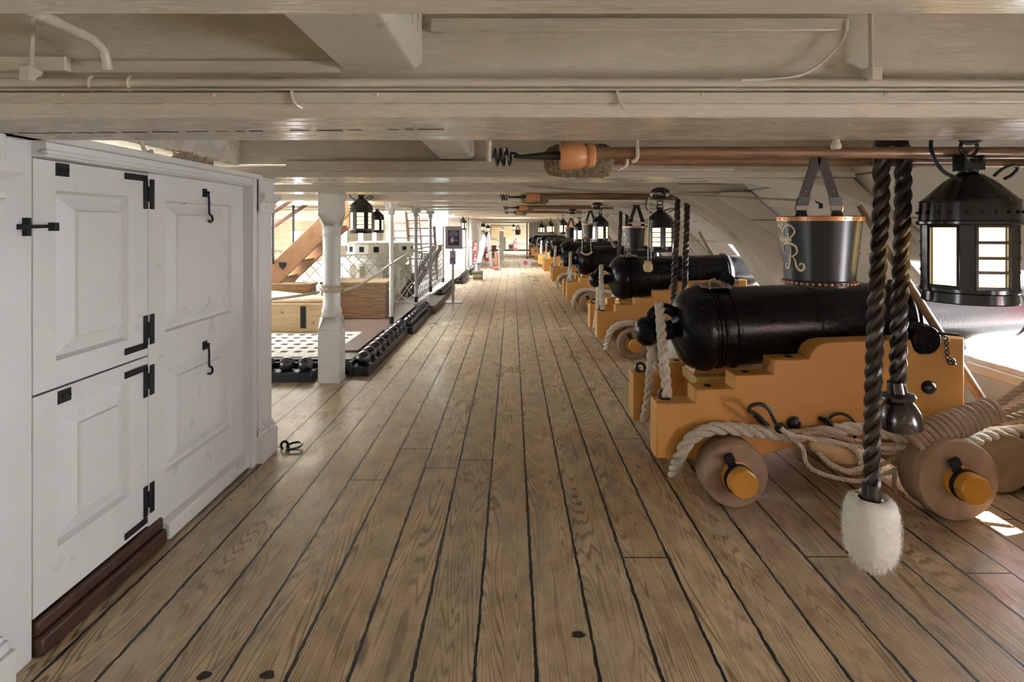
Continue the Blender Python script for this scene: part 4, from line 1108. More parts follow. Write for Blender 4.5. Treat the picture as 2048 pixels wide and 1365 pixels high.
# lead aprons over the vents
def apron(n):
    x, y, s = 1.24+GX[n], GY+PITCH*n, sag(GY+PITCH*n)
    t = thing('vent_apron', ('crumpled grey-brown apron tied over the vent of the nearest cannon' if n == 0 else f'crumpled apron tied over the vent of the {ordn[n]} cannon'), 'apron', (x, y, 1.125+s), 'aprons over the vents of the cannons')
    m = MB(); rng = random.Random(n); vs = []; fs = []; nx, ny = 9, 9
    for i in range(nx):
        for j in range(ny):
            a = (j/(ny-1)-.5)*.75; r = .262+rng.uniform(0, .012); vs.append((x-.09+.18*i/(nx-1)+rng.uniform(-.006, .006), y+r*math.sin(a), .872+s+r*math.cos(a)))
    for i in range(nx-1):
        for j in range(ny-1): q = i*ny+j; fs.append((q, q+1, q+ny+1, q+ny))
    m.add(vs, fs); o = m.build('apron_sheet', 'lead', t, smooth=60)
    sm = o.modifiers.new('thick', 'SOLIDIFY'); sm.thickness = .008
    MB().tube(smooth_path([(x-.05, y-.12, 1.115+s), (x-.02, y-.03, 1.15+s), (x+.02, y+.0, 1.165+s), (x+.01, y-.04, 1.15+s), (x+.05, y-.10, 1.125+s)], .01), .006, 8).build('tie_cord', 'rope_dk', t)
for n in (0, 1): apron(n)
n = 2; x, y, s = 1.30, GY+PITCH*2, sag(GY+PITCH*2)
t = thing('gunner_sling', 'pale curved wooden cradle slung on cords against the breech of the third cannon', 'cradle', (x, y-.3, 1.0+s))
m = MB(); pts = [(x-.10+.20*i/12, y-.27, 1.03+s-.05*math.sin(PI*i/12)+.0) for i in range(13)]; m.band(pts, .05, .03, (0, 1, 0)); m.build('cradle', 'pine', t)
MB().tube([(x-.08, y-.27, 1.02+s), (x-.06, y-.27, 1.78+s)], .005, 6).tube([(x+.08, y-.27, 1.02+s), (x+.06, y-.27, 1.78+s)], .005, 6).build('cord', 'rope', t)

# ================================================================== PILLARS AND STANCHIONS
def turned_pillar(x, y, s=0.0, label=''):
    t = thing('turned_pillar', label, 'pillar', (x, y, s)); w = .102
    def sq(z0, z1, c0, c1, w0=w, w1=w, mb=None):
        """square block with corners cut by c0 at the bottom and c1 at the top"""
        vs = []
        for z, c, q in ((z0, c0, w0), (z1, c1, w1)):
            for (sx, sy) in ((1,1),(-1,1),(-1,-1),(1,-1)):
                a, b = (q-c, q) if sx*sy > 0 else (q, q-c)
                vs.append((x+sx*a, y+sy*b, z+s)); a, b = b, a; vs.append((x+sx*a, y+sy*b, z+s))
        n = 8; return mb.add(vs, [tuple(range(8)), tuple(range(8, 16))]+[(i, (i+1) % n, n+(i+1) % n, n+i) for i in range(n)])
    m = MB(); sq(0, .50, .004, .004, mb=m); sq(.50, .622, .004, .05, w, w*.97, mb=m); m.build('square_base', 'pillar', t, bevel=.008)
    R = .082
    m = MB().lathe([(.001, .60), (.098, .622), (.100, .635), (.092, .645), (.094, .656), (.097, .668), (.094, .685), (R+.004, .70), (R, .72), (R, 1.385), (R+.004, 1.388), (.090, 1.396), (.090, 1.405), (R+.004, 1.413), (R+.003, 1.455), (.09, 1.465), (.095, 1.478), (.092, 1.49), (.001, 1.50)], 40, Matrix.Translation((x, y, s)))
    m.build('turned_shaft', 'pillar', t, smooth=30)
    m = MB(); sq(1.488, 1.60, .055, .004, w*.90, w, mb=m); sq(1.60, 1.80, .004, .004, mb=m); m.build('square_head', 'pillar', t, bevel=.008)
    return t
turned_pillar(-1.735, 5.68, 0, 'white pillar with turned shaft and square base standing beside the near shot rack')
for yy_, xx in ((19, -2.6), (24, -3.0)): turned_pillar(xx, yy_, sag(yy_), 'white turned pillar standing far off ' + ('behind the wooden steps' if yy_ == 19 else 'on the far deck by the port side'))
def stan(px, d, lab, col='pillar', r=.030, foot=.15):
    x = (px-1024)*d/F; s = sag(d); t = thing('stanchion', lab, 'post', (x, d, foot+s), 'slender posts round the hatchway')
    MB().cyl((x, d, foot+.10+s), (x, d, 1.80+s), r, seg=14).build('post_shaft', col, t)
    MB().cyl((x, d, foot+s), (x, d, foot+.10+s), r*1.1, seg=14).build('post_foot', 'rack', t)
    MB().box((x-.08, d-.02, 1.72+s), (x+.08, d+.02, 1.80+s)).box((x-r*1.3, d-r*1.3, 1.64+s), (x+r*1.3, d+r*1.3, 1.73+s)).build('bracket', col, t, bevel=.005)
    return x
ST = []
for px, d, lab, c in ((783, 8.05, 'slender white post standing nearest, right of the big brown crate', 'pillar'), (832, 10.3, 'grey slender post, second beside the shot racks', 'netcord'),
                      (861, 11.9, 'slender post wrapped with net cord, third beside the shot racks', 'netcord'), (886, 14.0, 'white slender post standing left of the framed notice', 'pillar')):
    ST.append((stan(px, d, lab, c), d))
mb = MB().tube([P(770, 408, 8.05), P(832, 417, 10.3), P(870, 421, 11.9)], .014, 8); tag(mb.build('overhead_pipe', 'beam'), 'thin pipe running over the tops of the slender posts', 'pipe')

# nets
def net(a, b, zt, zb, lab, cell=.19, droop=.10):
    a = Vector(a); b = Vector(b); L_ = (b-a).length; u = (b-a).normalized(); H = zt-zb; m = MB()
    def pt(s, z):
        f = s/L_; zz = zb+z*(1-droop*4*f*(1-f)/H) if True else z
        return Vector((a.x+u.x*s, a.y+u.y*s, zz))
    n = int(L_/cell)+int(H/(cell*1.25))+2; dz = cell*1.25
    for k in range(-int(H/dz)-2, int(L_/cell)+2):
        for sg in (1, -1):
            pts = []
            for j in range(int(H/dz)*2+3):
                z = min(H, j*dz/2); s = (k*cell+z/dz*cell) if sg > 0 else ((k+int(H/dz)+2)*cell-z/dz*cell)
                s += .010*math.sin(j*PI)+.008*math.sin(j*2.3+k)
                if 0 <= s <= L_: pts.append(pt(s, z))
                if z >= H: break
            if len(pts) > 1: m.tube(pts, .0085, 4, caps=False)
    t = thing('safety_net', lab, 'net', (a+b)/2*1.0, 'nets round the hatchway'); t.location.z = zb
    m.build('net_mesh', 'netcord', t)['kind'] = 'stuff'
    tp = [pt(L_*i/12, H) for i in range(13)]
    MB().rope(tp, .017, .10, 5, step=.03).build('head_rope', 'rope', t)
    bt = [pt(L_*i/6, 0) for i in range(7)]
    MB().tube(bt, .010, 6).build('foot_rope', 'netcord', t)
net((-4.3, 10.35, 0), (-1.70, 10.30, 0), 1.07, .16, 'grey rope net stretched across the deck in front of the capstan')
net((-1.67, 10.35, 0), (-1.64, 13.95, 0), 1.02, .19, 'grey rope net along the posts beyond the capstan')

# barrier rope from the bulkhead round the pillar to the posts
t = thing('barrier_rope', 'pale rope wound round the white pillar and led back to the posts', 'rope', (-1.735, 5.68, .88))
MB().rope([P(400, 606, 5.2), P(500, 602, 5.35), P(560, 597, 5.45), P(610, 590, 5.53), P(640, 584, 5.58)], .015, .085, 6).rope([P(690, 580, 5.66), P(720, 569, 6.2), P(752, 550, 7.1), P(784, 527, 8.0), P(808, 512, 9.2), P(830, 500, 10.25), P(862, 493, 11.85), P(886, 490, 13.95)], .016, .09, 6, step=.03).build('rope_line', 'rope', t)
m = MB()
for k in range(3): m.torus((-1.735, 5.68, .868+.022*k), .087, .0125, (.05, .05*(k-1), 1), 30, 8)
m.build('rope_turn', 'rope', t)
mb = MB().rope([(-1.36, 13.9, 1.02), (-1.3, 15.5, .90), (-1.32, 17.5, .88), (-1.45, 19.9, .95)], .018, .1, 5, step=.04); tag(mb.build('barrier_rope', 'rope'), 'pale barrier rope running from the posts toward the far white door', 'rope')
mb = MB().rope([(-1.28, 17.0, .86), (-.5, 17.9, .66), (.3, 18.1, .56), (1.06, 17.9, .62)], .012, .08, 5, step=.04); tag(mb.build('barrier_rope', 'netcord'), 'thin rope across the gangway carrying the small prohibition notice', 'rope')
mb = MB().tube(smooth_path([(-1.4, 33, sag(33)+.95), (-.4, 33.3, sag(33)+.72), (.6, 33.3, sag(33)+.62), (1.3, 33, sag(33)+.6)], .2), .012, 5); tag(mb.build('barrier_rope', 'netcord'), 'thin rope across the far end before the shuttered windows', 'rope')

# ================================================================== HATCH PLATFORM, GRATING, RACKS AND SHOT
mb = MB(); zc = .15
mb.box((-4.6, 5.92, 0), (-1.62, 6.10, zc)).box((-1.86, 6.10, 0), (-1.62, 9.9, zc)).box((-4.6, 7.35, 0), (-1.86, 9.9, zc-.005))
tag(mb.build('hatch_coaming', 'coam', bevel=.008), 'dark brown raised platform around the grating behind the white pillar', 'platform')
mb = MB(); mb.box((-1.615, 5.92, 0), (-1.60, 9.8, zc+.006)).box((-4.6, 5.90, 0), (-1.60, 5.92, zc+.006)); tag(mb.build('coaming_edge', 'rack'), 'black edge board along the raised platform', 'board')
g = MB(); x0, y0 = -4.55, 6.10; nx, ny = 18, 6; px_, py_ = .144, .19; hw, hd = .074, .085
for i in range(nx):
    xa = -1.90-px_*(i+1); xb = xa+px_
    for j in range(ny):
        ya = y0+.03+py_*j; yb2 = ya+py_
        hx0, hx1 = xa+(px_-hw)/2, xa+(px_+hw)/2; hy0, hy1 = ya+(py_-hd)/2, ya+(py_+hd)/2
        for a, b, c, d in ((xa, xb, ya, hy0), (xa, xb, hy1, yb2), (xa, hx0, hy0, hy1), (hx1, xb, hy0, hy1)):
            g.add([(a, c, zc+.012), (b, c, zc+.012), (b, d, zc+.012), (a, d, zc+.012)], [(0,1,2,3)])
        for (p, q) in (((hx0, hy0), (hx1, hy0)), ((hx1, hy0), (hx1, hy1)), ((hx1, hy1), (hx0, hy1)), ((hx0, hy1), (hx0, hy0))):
            g.add([(p[0], p[1], zc+.012), (q[0], q[1], zc+.012), (q[0], q[1], zc-.05), (p[0], p[1], zc-.05)], [(0,1,2,3)])
g.box((-4.6, 5.99, zc-.04), (-1.88, 6.13, zc+.012)).box((-1.905, 6.13, zc-.04), (-1.86, 7.3, zc+.012)).box((-4.6, 7.27, zc-.04), (-1.86, 7.38, zc+.012))
tag(g.build('deck_grating', 'grating', smooth=0), 'pale wooden grating with square holes lying before the pine crate', 'grating')
mb = MB(); mb.box((-4.6, 6.1, .02), (-1.88, 7.3, .06)); tag(mb.build('hatch_shade_sheet', 'black'), 'black sheet standing in for the shade under the pale wooden grating', 'board')  # flat black sheet in place of the shade below the grating
mb = MB(); mb.box((-1.86, 6.25, zc), (-1.63, 7.55, zc+.022)); tag(mb.build('polished_board', 'coam', bevel=.004), 'polished brown board on the platform beside the near shot rack', 'board')
mb = MB(); mb.box((-4.6, 10.0, 0), (-1.30, 11.5, .13)); tag(mb.build('plank_step', 'coam', bevel=.01), 'low brown plank step between the second and third shot racks', 'step')
mb = MB(); mb.box((-4.6, 11.6, sag(12)), (-1.60, 15.0, .10+sag(13))); tag(mb.build('plank_platform', 'grating', bevel=.01), 'pale ribbed platform behind the third shot rack', 'platform')
mb = MB(); mb.box((-4.6, 15.1, -.1), (-1.50, 19.5, .12+sag(17))); tag(mb.build('hatch_coaming', 'coam', bevel=.01), 'dark raised platform beyond the slender white posts', 'platform')

SHR = .0745
shot0 = MB().sphere((0, 0, 0), SHR, 28, 16).build('round_shot', 'shot', off=(0,0,0), smooth=180)
first = [True]
def rack(x0, x1, y0, y1, n, lab, glab, along='y', h=.095):
    s = sag(y0); m = MB(); e = .025
    m.box((x0, y0, s-.03), (x1, y1, h+s))
    t = thing('shot_rack', lab, 'rack', ((x0+x1)/2, (y0+y1)/2, s), 'black racks of round shot')
    m.build('rack_body', 'rack', t, bevel=.006)
    m = MB()
    if along == 'y': m.box((x0-.03, y0, s-.02), (x0, y1, h+.05+s))
    else: m.box((x0, y1, s), (x1, y1+.03, h+.05+s))
    m.build('back_board', 'rack', t, bevel=.004)
    for i in range(n):
        f = (i+.5)/n
        loc = Vector(((x0+x1)/2, y0+.0+(y1-y0)*f, h+.058+s)) if along == 'y' else Vector((x1-(x1-x0)*f, (y0+y1)/2, h+.058+s))
        if first[0]: o = shot0; first[0] = False
        else: o = shot0.copy(); C.objects.link(o)
        o.location = loc; tag(o, glab, 'cannonball', glab.replace('black round shot', 'shot'))
rack(-1.585, -1.415, 5.83, 8.05, 9, 'long black shot rack nearest, right of the white pillar', 'black round shot resting in the nearest long rack right of the pillar')
rack(-1.53, -1.36, 8.08, 9.95, 8, 'black shot rack, second along the gangway', 'black round shot resting in the second rack along the gangway')
rack(-1.51, -1.34, 11.55, 13.9, 11, 'black shot rack, third along the gangway by the framed notice', 'black round shot resting in the third rack behind the notice stand')
rack(-1.43, -1.26, 15.2, 17.4, 10, 'black shot rack, fourth along the gangway', 'black round shot resting in the fourth rack beyond the notice stand')
rack(-1.38, -1.21, 18.0, 20.2, 10, 'black shot rack farthest off, before the wooden tub', 'black round shot resting in the farthest rack')
rack(-3.0, -1.90, 5.60, 5.80, 6, 'black shot rack lying crosswise left of the white pillar', 'black round shot resting in the crosswise rack left of the pillar', along='x')

# ================================================================== CRATES
def plank_box(name, lab, lo, hi, mat, open_=True, hasp=None):
    c = thing(name, lab, 'crate', ((lo[0]+hi[0])/2, (lo[1]+hi[1])/2, lo[2])); w = .028; (x0, y0, z0), (x1, y1, z1) = lo, hi
    MB().box((x0, y0, z0), (x1, y0+w, z1)).build('front_board', mat, c, bevel=.004)
    MB().box((x0, y1-w, z0), (x1, y1, z1)).build('back_board', mat, c, bevel=.004)
    for a, b in ((x0, x0+w), (x1-w, x1)): MB().box((a, y0+w, z0), (b, y1-w, z1)).build('end_board', mat, c, bevel=.004)
    MB().box((x0+w, y0+w, z0), (x1-w, y1-w, z0+.03)).build('bottom_board', mat, c)
    return c
zc2 = zc
c = plank_box('pine_crate', 'pale open pine crate with a black hasp, standing left of the pillar on the platform', (-3.9, 7.42, zc2), (-2.36, 7.95, .505), 'pine')
MB().box((P(601, 0, 7.42).x, 7.412, .20), (P(610, 0, 7.42).x+.01, 7.42, .475)).build('iron_hasp', 'flatblack', c)
MB().add([(-3.7, 7.46, .507), (-2.42, 7.46, .507), (-2.42, 7.72, .545), (-3.15, 7.86, .60), (-3.7, 7.86, .60)], [(0,1,2,3,4)]).build('loose_lid', 'pine', c)
c.children[-1].modifiers.new('t', 'SOLIDIFY').thickness = .02
c = plank_box('brown_crate', 'large worn brown crate with a rope handle, right of the white pillar', (-2.75, 8.50, zc2), (-1.82, 9.15, .64), 'pine_old')
MB().box((-2.77, 8.49, .64), (-1.80, 9.17, .675)).build('lid', 'pine_old', c, bevel=.004)
MB().tube(smooth_path([(-1.80, 8.62, .58), (-1.765, 8.66, .45), (-1.76, 8.74, .32), (-1.765, 8.86, .42), (-1.80, 8.92, .56)], .02), .012, 8).build('rope_handle', 'rope', c)
c = plank_box('brown_box', 'low brown box behind the pine crate, left of the pillar', (-3.35, 8.2, .28), (-2.80, 8.45, .66), 'pine_old')
MB().box((-3.37, 8.18, .66), (-2.78, 8.46, .68)).build('lid', 'pine_old', c)
tag(MB().box((-3.45, 8.15, zc2-.01), (-2.78, 8.48, .28)).build('wooden_stand', 'pine_old', bevel=.004), 'brown stand carrying the low box behind the pine crate', 'stand')

# ================================================================== COMPANION LADDERS
def ladder(lab, a0, a1, b0, b1, n, mat='ladder', w=.24, th=.045, rail=True, tread=.26):
    """stringer a from a0 to a1, stringer b from b0 to b1, n treads between"""
    a0, a1, b0, b1 = map(Vector, (a0, a1, b0, b1)); t = thing('companion_ladder', lab, 'ladder', (a0+b0)/2)
    side = (b0-a0).normalized()
    for p, q in ((a0, a1), (b0, b1)):
        m = MB(); m.beam(p, q, th, w, (0,0,1)); s_ = m.build('stringer', mat, t, bevel=.006)
    d = (a1-a0)
    for i in range(n):
        f = (i+.6)/n; c0 = a0+d*f; c1 = b0+(b1-b0)*f; hd = Vector((d.x, d.y, 0)).normalized()
        m = MB(); c_ = (c0+c1)/2; L_ = (c1-c0).length; R_ = Matrix((hd, side, Vector((0,0,1)))).transposed().to_4x4()
        m.box((-tread/2, -L_/2, -.015), (tread/2, L_/2, .015), Matrix.Translation(c_) @ R_)
        m.box((-tread/2-.01, -L_/2+.03, .012), (-tread/2+.03, L_/2-.03, .019), Matrix.Translation(c_) @ R_)
        m.build('tread', mat, t, bevel=.003)
    return t, side
t, sd = ladder('broad varnished wooden ladder rising to the right behind the white pillar', (-4.05, 8.30, .10), (-2.30, 8.30, 1.82), (-4.05, 9.0, .10), (-2.30, 9.0, 1.82), 7, w=.27)
for y, nm in ((8.27, 0), (9.03, 1)):
    MB().beam((-4.7, y, .22+.55), (-2.95, y, 1.82+.12), .05, .05, (0,0,1)).build('handrail', 'rail', t, bevel=.008)
    x = -3.34; MB().tube([(x, y-.02, .95), (x, y-.02, 1.95)], .018, 8).build('rail_post', 'flatblack', t)
for (x, z) in ((-3.22, .93), (-2.62, 1.50)):
    m = MB(); m.prism([(-.055, .045), (.055, .045), (.045, -.01), (0, -.06), (-.045, -.01)], .012, Matrix(((1,0,0,x),(0,0,1,8.265),(0,1,0,z),(0,0,0,1)))); m.build('iron_shield', 'flatblack', t, bevel=.003)
t, sd = ladder('dark wooden steps facing the camera far behind the capstan', (-2.62, 15.4, .12), (-2.62, 14.6, 1.88), (-1.95, 15.4, .12), (-1.95, 14.6, 1.88), 9, mat='rail', w=.20, tread=.17)
t, sd = ladder('second set of dark wooden steps, far off left of the first', (-3.7, 18.9, .05), (-3.7, 18.2, 1.86), (-2.85, 18.9, .05), (-2.85, 18.2, 1.86), 8, mat='rail', w=.2, tread=.17)
t, sd = ladder('thin brown wooden ladder rail slanting down behind the net', (-2.1, 11.2, .15), (-1.75, 13.2, 1.0), (-1.95, 11.2, .15), (-1.60, 13.2, 1.0), 3, mat='rail', w=.14, tread=.1)

# ================================================================== CAPSTAN
cx, cy = -2.80, 12.55; s = sag(cy)
t = thing('capstan', 'big ivory capstan with square black bar holes in its drumhead', 'capstan', (cx, cy, s))
T = Matrix.Translation((cx, cy, s))
MB().lathe([(.001, 1.13), (.62, 1.145), (.67, 1.135), (.70, 1.10), (.705, .86), (.69, .83), (.001, .83)], 14, T, a0=.1).build('drumhead', 'capstan', t, bevel=.01, smooth=12)
MB().lathe([(.56, .83), (.57, .70), (.52, .68), (.50, .45), (.55, .25), (.58, .05), (.60, .0)], 32, T, cap=True).build('barrel', 'capstan', t, smooth=25)
for i in range(14):
    a = .1+2*PI*(i+.5)/14; R_ = Matrix.Rotation(a, 4, 'Z')
    m = MB(); m.box((.66, -.052, .95), (.697, .052, 1.06), T @ R_); m.build('bar_hole_shade', 'black', t)  # solid black block painted as the shade inside the hole
for i in range(8):
    a = 2*PI*i/8+.2; m = MB(); m.box((.50, -.06, .05), (.63, .06, .66), T @ Matrix.Rotation(a, 4, 'Z')); m.build('whelp', 'capstan', t, bevel=.01)

# ================================================================== SIGNS AND SMALL THINGS ALONG THE GANGWAY
def text(s, size, loc, mat, parent, ext=.001, rot=(PI/2, 0, 0), name='lettering'):
    cu = bpy.data.curves.new(name, 'FONT'); cu.body = s; cu.size = size; cu.align_x = 'CENTER'; cu.extrude = ext
    o = bpy.data.objects.new(name, cu); C.objects.link(o); o.rotation_euler = rot; o.data.materials.append(M[mat])
    bpy.context.view_layer.update(); me = bpy.data.meshes.new_from_object(o.evaluated_get(bpy.context.evaluated_depsgraph_get())); bpy.data.objects.remove(o)
    o = bpy.data.objects.new(name, me); C.objects.link(o); o.rotation_euler = rot
    if parent: o.parent = parent; o.location = Vector(loc)-parent.location
    else: o.location = loc
    return o
d = 11.4; bx = (906-1024)*d/F; s = 0
t = thing('notice_stand', 'steel stand with a framed dark hand sanitiser notice, beside the shot racks', 'sign', (bx, d, 0))
MB().box((bx-.19, d-.12, 0), (bx+.19, d+.18, .012)).build('base_plate', 'steel', t, bevel=.003)
MB().box((bx-.022, d-.012, .012), (bx+.022, d+.012, 1.06)).build('pole', 'steel', t, bevel=.003)
lo = P(891, 498, d); hi = P(925, 453, d)
MB().box((lo.x, d-.045, lo.z), (hi.x, d-.015, hi.z)).build('frame', 'violet', t, bevel=.004)
pl = P(896.5, 491, d); ph = P(919, 461, d)
po = MB().box((pl.x, d-.050, pl.z), (ph.x, d-.044, ph.z)).build('poster', 'poster', t)
mx = (pl.x+ph.x)/2
for k, w in enumerate(('HAND', 'SANITISER', 'STATION')): text(w, .040, (mx, d-.052, ph.z-.042-.034*k), 'lettering', t)
m = MB(); zz = pl.z+.06; m.lathe([(.001, 0), (.026, 0), (.03, .01), (.03, .06), (.012, .08), (.012, .10), (.001, .10)], 12, Matrix.Translation((mx-.03, d-.052, zz)) @ Matrix.Diagonal((1, .05, 1, 1)))
m.tube([(mx-.03, d-.052, zz+.10), (mx+.02, d-.052, zz+.085)], .006, 6).tube([(mx-.02, d-.052, zz+.03), (mx+.06, d-.052, zz+.045), (mx+.07, d-.052, zz+.02)], .008, 6); m.build('hand_picture', 'lettering', t)
MB().box((bx-.055, d-.075, .74), (bx+.055, d-.013, 1.0)).build('dispenser', 'violet', t, bevel=.01)
MB().tube([(bx-.05, d-.08, .84), (bx+.045, d-.08, .86)], .007, 6).tube([(bx-.03, d-.08, .85), (bx+.05, d-.08, .77)], .007, 6).tube([(bx-.05, d-.08, .84), (bx-.05, d-.08, .77)], .007, 6).build('pump_lever', 'flatblack', t)
# lit box sign
d = 13.0; lo = P(863, 453, d); hi = P(897, 421, d)
t = thing('lit_box_sign', 'glowing white-green box sign hanging above the gangway', 'sign', ((lo.x+hi.x)/2, d, lo.z))
MB().box((lo.x, d, lo.z), (hi.x, d+.06, hi.z)).build('housing', 'steel', t, bevel=.004)
MB().box((lo.x+.006, d-.004, lo.z+.006), (hi.x-.006, d+.0, hi.z-.006)).build('lit_face', 'exit', t)
MB().box((lo.x-.01, d-.01, hi.z), (hi.x+.01, d+.07, hi.z+.04)).build('mount', 'white', t)
# wooden tub with pale roll
d = 16.4; x = (956-1024)*d/F; s = sag(d)
t = thing('wooden_tub', 'square brown wooden tub with a grey churn in it on the gangway', 'tub', (x, d, s))
MB().box((x-.13, d-.13, s), (x+.13, d+.13, s+.26)).build('tub_body', 'bucketwood', t, bevel=.01)
MB().box((x-.135, d-.135, s+.05), (x+.135, d+.135, s+.075)).box((x-.135, d-.135, s+.19), (x+.135, d+.135, s+.215)).build('hoop', 'flatblack', t)
tag(MB().lathe([(.001, .0), (.08, 0), (.075, .18), (.12, .21), (.12, .23), (.001, .23)], 20, Matrix.Translation((x, d, s+.261))).build('grey_churn', 'steel', smooth=30), 'grey round vessel standing on the wooden tub', 'vessel')
# aluminium steps with a board
d = 21.5; s = sag(d)
t = thing('aluminium_steps', 'folding aluminium steps with white side boards standing on the far gangway', 'steps', (P(975, 0, d).x, d, s))
a = P(969, 470, d); 
for (x0, x1, dy) in ((955, 966, -.05), (955, 966, .5)):
    MB().beam((P(957, 0, d).x, d+dy, s+.18), (P(970, 0, d).x, d+dy, s+1.25), .17, .03, (0,1,0)).build('front_rail', 'white', t)
    MB().beam((P(983, 0, d).x, d+dy, s), (P(973, 0, d).x, d+dy, s+1.25), .09, .03, (0,1,0)).build('rear_rail', 'steel', t)
for i in range(5):
    f = i/5; xx = P(957, 0, d).x*(1-f)+P(970, 0, d).x*f; MB().box((xx-.05, d, s+.2+1.05*f), (xx+.08, d+.48, s+.225+1.05*f)).build('tread', 'steel', t)
MB().box((P(968, 0, d).x, d-.1, s+1.24), (P(975, 0, d).x, d+.55, s+1.30)).build('top_step', 'flatblack', t)
m = MB().box((P(989, 0, 21).x, 21, sag(21)+.16), (P(994, 0, 21).x, 21.4, sag(21)+.62)).box((P(982, 0, 21).x, 20.9, sag(21)), (P(998, 0, 21).x, 21.2, sag(21)+.10))
tag(m.build('red_board', 'brownboard', bevel=.01), 'small red-brown board standing on a foot beside the steps', 'board')
d = 20.5; s = sag(d); t = thing('rope_post', 'thin dark barrier post on a flat foot beside the aluminium steps', 'post', (P(998, 0, d).x, d, s))
x = P(998, 0, d).x; MB().cyl((x, d, s), (x, d, s+.82), .018, seg=10).build('post_shaft', 'steel', t); MB().box((x-.16, d-.1, s), (x+.06, d+.1, s+.02)).build('foot', 'flatblack', t)
MB().sphere((x, d, s+.82), .03, 10, 8).build('knob', 'flatblack', t)
# extinguishers
def ext(px, pyb, d, h, lab):
    x = (px-1024)*d/F; z = 1.5-(pyb-450)*d/F; t = thing('fire_extinguisher', lab, 'extinguisher', (x, d, z), 'red fire extinguishers')
    MB().lathe([(.001, 0), (.08*h, 0), (.085*h, .02*h), (.085*h, .42*h), (.06*h, .5*h), (.02*h, .54*h), (.02*h, .6*h), (.001, .6*h)], 16, Matrix.Translation((x, d, z))).build('cylinder', 'extin', t, smooth=30)
    MB().tube([(x, d, z+.58*h), (x-.09*h, d, z+.55*h), (x-.10*h, d, z+.2*h)], .014, 6).box((x-.02, d-.02, z+.58*h), (x+.07*h, d+.02, z+.62*h)).build('hose', 'flatblack', t)
    MB().box((x-.05*h, d-.09*h, z+.15*h), (x+.05*h, d-.08*h, z+.33*h)).build('label_panel', 'white', t)
ext(950, 506, 19.85, .62, 'red fire extinguisher on the white door, left of the steps')
ext(950, 526, 19.83, .5, 'lower red fire extinguisher at the foot of the white door')
ext(974, 523, 22.6, .9, 'red fire extinguisher standing between the legs of the aluminium steps')
ext(1031, 501, 38.5, 1.25, 'red fire extinguisher standing against the far wall')
# prohibition notices
def nosign(px, py, w, h, d, lab):
    c = P(px, py, d); t = thing('prohibition_notice', lab, 'sign', (c.x, c.y, c.z-h/2), 'white notices with a red disc')
    MB().box((c.x-w/2, d-.006, c.z-h/2), (c.x+w/2, d+.006, c.z+h/2)).build('panel', 'white', t)
    r = min(w, h)*.26; MB().cyl((c.x, d-.012, c.z), (c.x, d-.006, c.z), r, seg=28).build('red_disc', 'extin', t)
    MB().box((c.x-r*.65, d-.015, c.z-r*.16), (c.x+r*.65, d-.012, c.z+r*.16)).build('white_bar', 'lettering', t)
nosign(1051, 526, .34, .23, 18.0, 'white notice with red disc hanging from the rope across the gangway')
nosign(1022, 494, .28, .28, 33.3, 'white notice with red disc far off before the end wall')
x = P(1003, 0, 27).x; s = sag(27)
tag(MB().box((x-.10, 27, s), (x+.10, 27.1, s+1.38)).box((x+.08, 27.0, s+.5), (x+.2, 27.1, s+1.1)).build('white_screen', 'white', bevel=.01), 'tall narrow white screen standing on the far gangway', 'screen')
x = P(988, 0, 33).x; s = sag(33)
tag(MB().lathe([(.001, 0), (.12, 0), (.14, .1), (.12, .3), (.14, .5), (.14, .55), (.001, .55)], 16, Matrix.Translation((x, 33, s))).build('green_canister', 'bucketwood', smooth=30), 'greenish round canister standing before the far wall', 'canister')
x = P(1051+3, 0, 28).x; s = sag(28)
tag(MB().cyl((x, 28, s), (x, 28, s+1.75), .03, seg=10).build('iron_stanchion', 'flatblack'), 'black iron post far off beside the last cannon', 'post')

# ring bolt on the deck by the panelling
c = Vector((P(583, 893, 3.95).x, 3.95, .0))
t = thing('deck_ring', 'black iron ring in an eye bolt on the deck by the white panelling', 'ring bolt', c)
MB().torus(c+Vector((-.045, 0, .02)), .030, .009, (.35, 1, 0), 24, 10).build('eye', 'iron', t)
MB().torus(c+Vector((.018, -.005, .022)), .052, .008, (-.12, -.1, 1), 30, 10).build('ring', 'iron', t)
# old rope ends lying in the gap above the panelling
m = MB(); rng = random.Random(5); c = P(366, 317, 2.9)
for i in range(60):
    p = c+Vector((rng.uniform(-.05, .02), rng.uniform(-.02, .25), -.03)); q = p+Vector((rng.uniform(-.03, .03), rng.uniform(-.03, .03), rng.uniform(.02, .07))); m.tube([p, (p+q)/2+Vector((.005, 0, .004)), q], .003, 4)
m.tube(smooth_path([c+Vector((-.06, -.05, -.03)), c+Vector((-.02, .05, .02)), c+Vector((-.03, .18, .02)), c+Vector((0, .28, -.02))], .02), .018, 8)
tag(m.build('frayed_rope', 'rope_dk'), 'frayed brown rope end lying in the gap above the white panelling', 'rope')
c = P(290, 305, 2.7); tag(MB().rope([c+Vector((-.02, 0, .10)), c+Vector((-.015, 0, .04)), c+Vector((0, .01, 0)), c+Vector((.02, .02, .01)), c+Vector((.0, .03, -.03))], .010, .05, 6).build('rope_knot', 'rope'), 'small knotted rope hanging in the gap above the white panelling', 'rope')
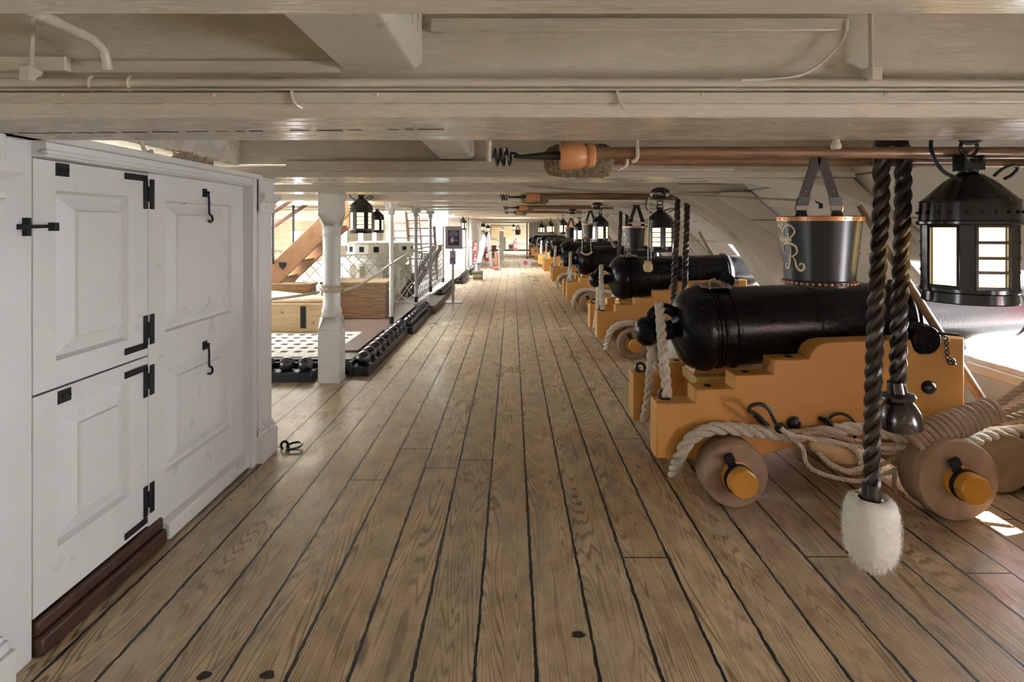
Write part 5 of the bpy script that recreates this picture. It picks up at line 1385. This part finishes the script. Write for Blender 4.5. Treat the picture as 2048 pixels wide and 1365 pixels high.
# dark plugs in the deck
rng = random.Random(11)
for k, (px, py) in enumerate(((408, 1353), (536, 1352), (1157, 1271))):
    d = F*1.5/(py-450); x = (px-1024)*d/F; m = MB(); pts = [(x+.026*math.cos(a)*rng.uniform(.7, 1.1), d+.020*math.sin(a)*rng.uniform(.7, 1.1)) for a in [2*PI*i/12 for i in range(12)]]
    m.prism(pts, .0025, Matrix.Translation((0, 0, .0002)))
    tag(m.build('pitch_spot', 'seam'), ('black pitch spot on the deck near the brown door sill', 'black pitch spot on the deck, middle one of the nearest', 'black pitch spot on the deck in the open gangway')[k], 'spot')

# ================================================================== CAMERA, LIGHT
cam = bpy.data.cameras.new('camera'); cam.sensor_width = 36; cam.lens = 36*F/2048; cam.shift_y = -(682.5-450)/2048; cam.clip_start = .05
co = bpy.data.objects.new('camera', cam); C.objects.link(co); co.location = (0, 0, 1.5); co.rotation_euler = (PI/2, 0, 0)
sc = bpy.context.scene; sc.camera = co
w = bpy.data.worlds.new('sky'); sc.world = w; w.use_nodes = True
b = w.node_tree.nodes['Background']; b.inputs[0].default_value = (.88, .95, 1.0, 1); b.inputs[1].default_value = SKY
def area(name, loc, rot, sx, sy, e, col):
    l = bpy.data.lights.new(name, 'AREA'); l.shape = 'RECTANGLE'; l.size = sx; l.size_y = sy; l.energy = e; l.color = col
    o = bpy.data.objects.new(name, l); C.objects.link(o); o.location = loc; o.rotation_euler = rot; return o
# portals: they give no light of their own, they only guide the sky's light through the ports and hatches, added hatches included
def portal(name, loc, rot, sx, sy):
    o = area(name, loc, rot, sx, sy, 1.0, (1, 1, 1)); o.data.cycles.is_portal = True; return o
for n, p in enumerate(ports):
    portal(f'port_portal_{n}', (3.60, p, .96+sag(p)), (0, PI/2, 0), .72, .96)
    portal(f'port_portal_far_side_{n}', (-8.95, p, .975+sag(p)), (0, -PI/2, 0), .98, 1.48)
for n, h in enumerate(HATCH):
    portal(f'hatch_portal_{n}', ((h[0]+h[1])/2, (h[2]+h[3])/2, 2.47+sag(h[2])), (0, 0, 0), h[1]-h[0], h[3]-h[2])
sun = bpy.data.lights.new('sun', 'SUN'); sun.energy = SUN_E; sun.angle = .009; sun.color = (1.0, .93, .80)
so = bpy.data.objects.new('sun', sun); C.objects.link(so); so.rotation_euler = Vector((-.72, -.34, -.80)).to_track_quat('-Z', 'Y').to_euler()
lamp((1.618, 2.09, 1.36), LAMP_E); 
for px, py, d, s_, lab, kind in lan_n:
    if d < 20: lamp(P(px, py, d)+Vector((0, 0, .12)), LAMP_E)
sc.view_settings.view_transform = 'Standard'; sc.view_settings.look = 'None'; sc.view_settings.gamma = 1; sc.view_settings.use_curve_mapping = False
sc.view_settings.exposure = EXPO
sc.cycles.use_denoising = True
sc.cycles.max_bounces = 5; sc.cycles.diffuse_bounces = 4; sc.cycles.glossy_bounces = 2; sc.cycles.transparent_max_bounces = 2; sc.cycles.use_adaptive_sampling = True; sc.cycles.adaptive_threshold = .06; sc.cycles.adaptive_min_samples = 16; sc.cycles.caustics_reflective = False; sc.cycles.caustics_refractive = False; sc.cycles.sample_clamp_indirect = 6
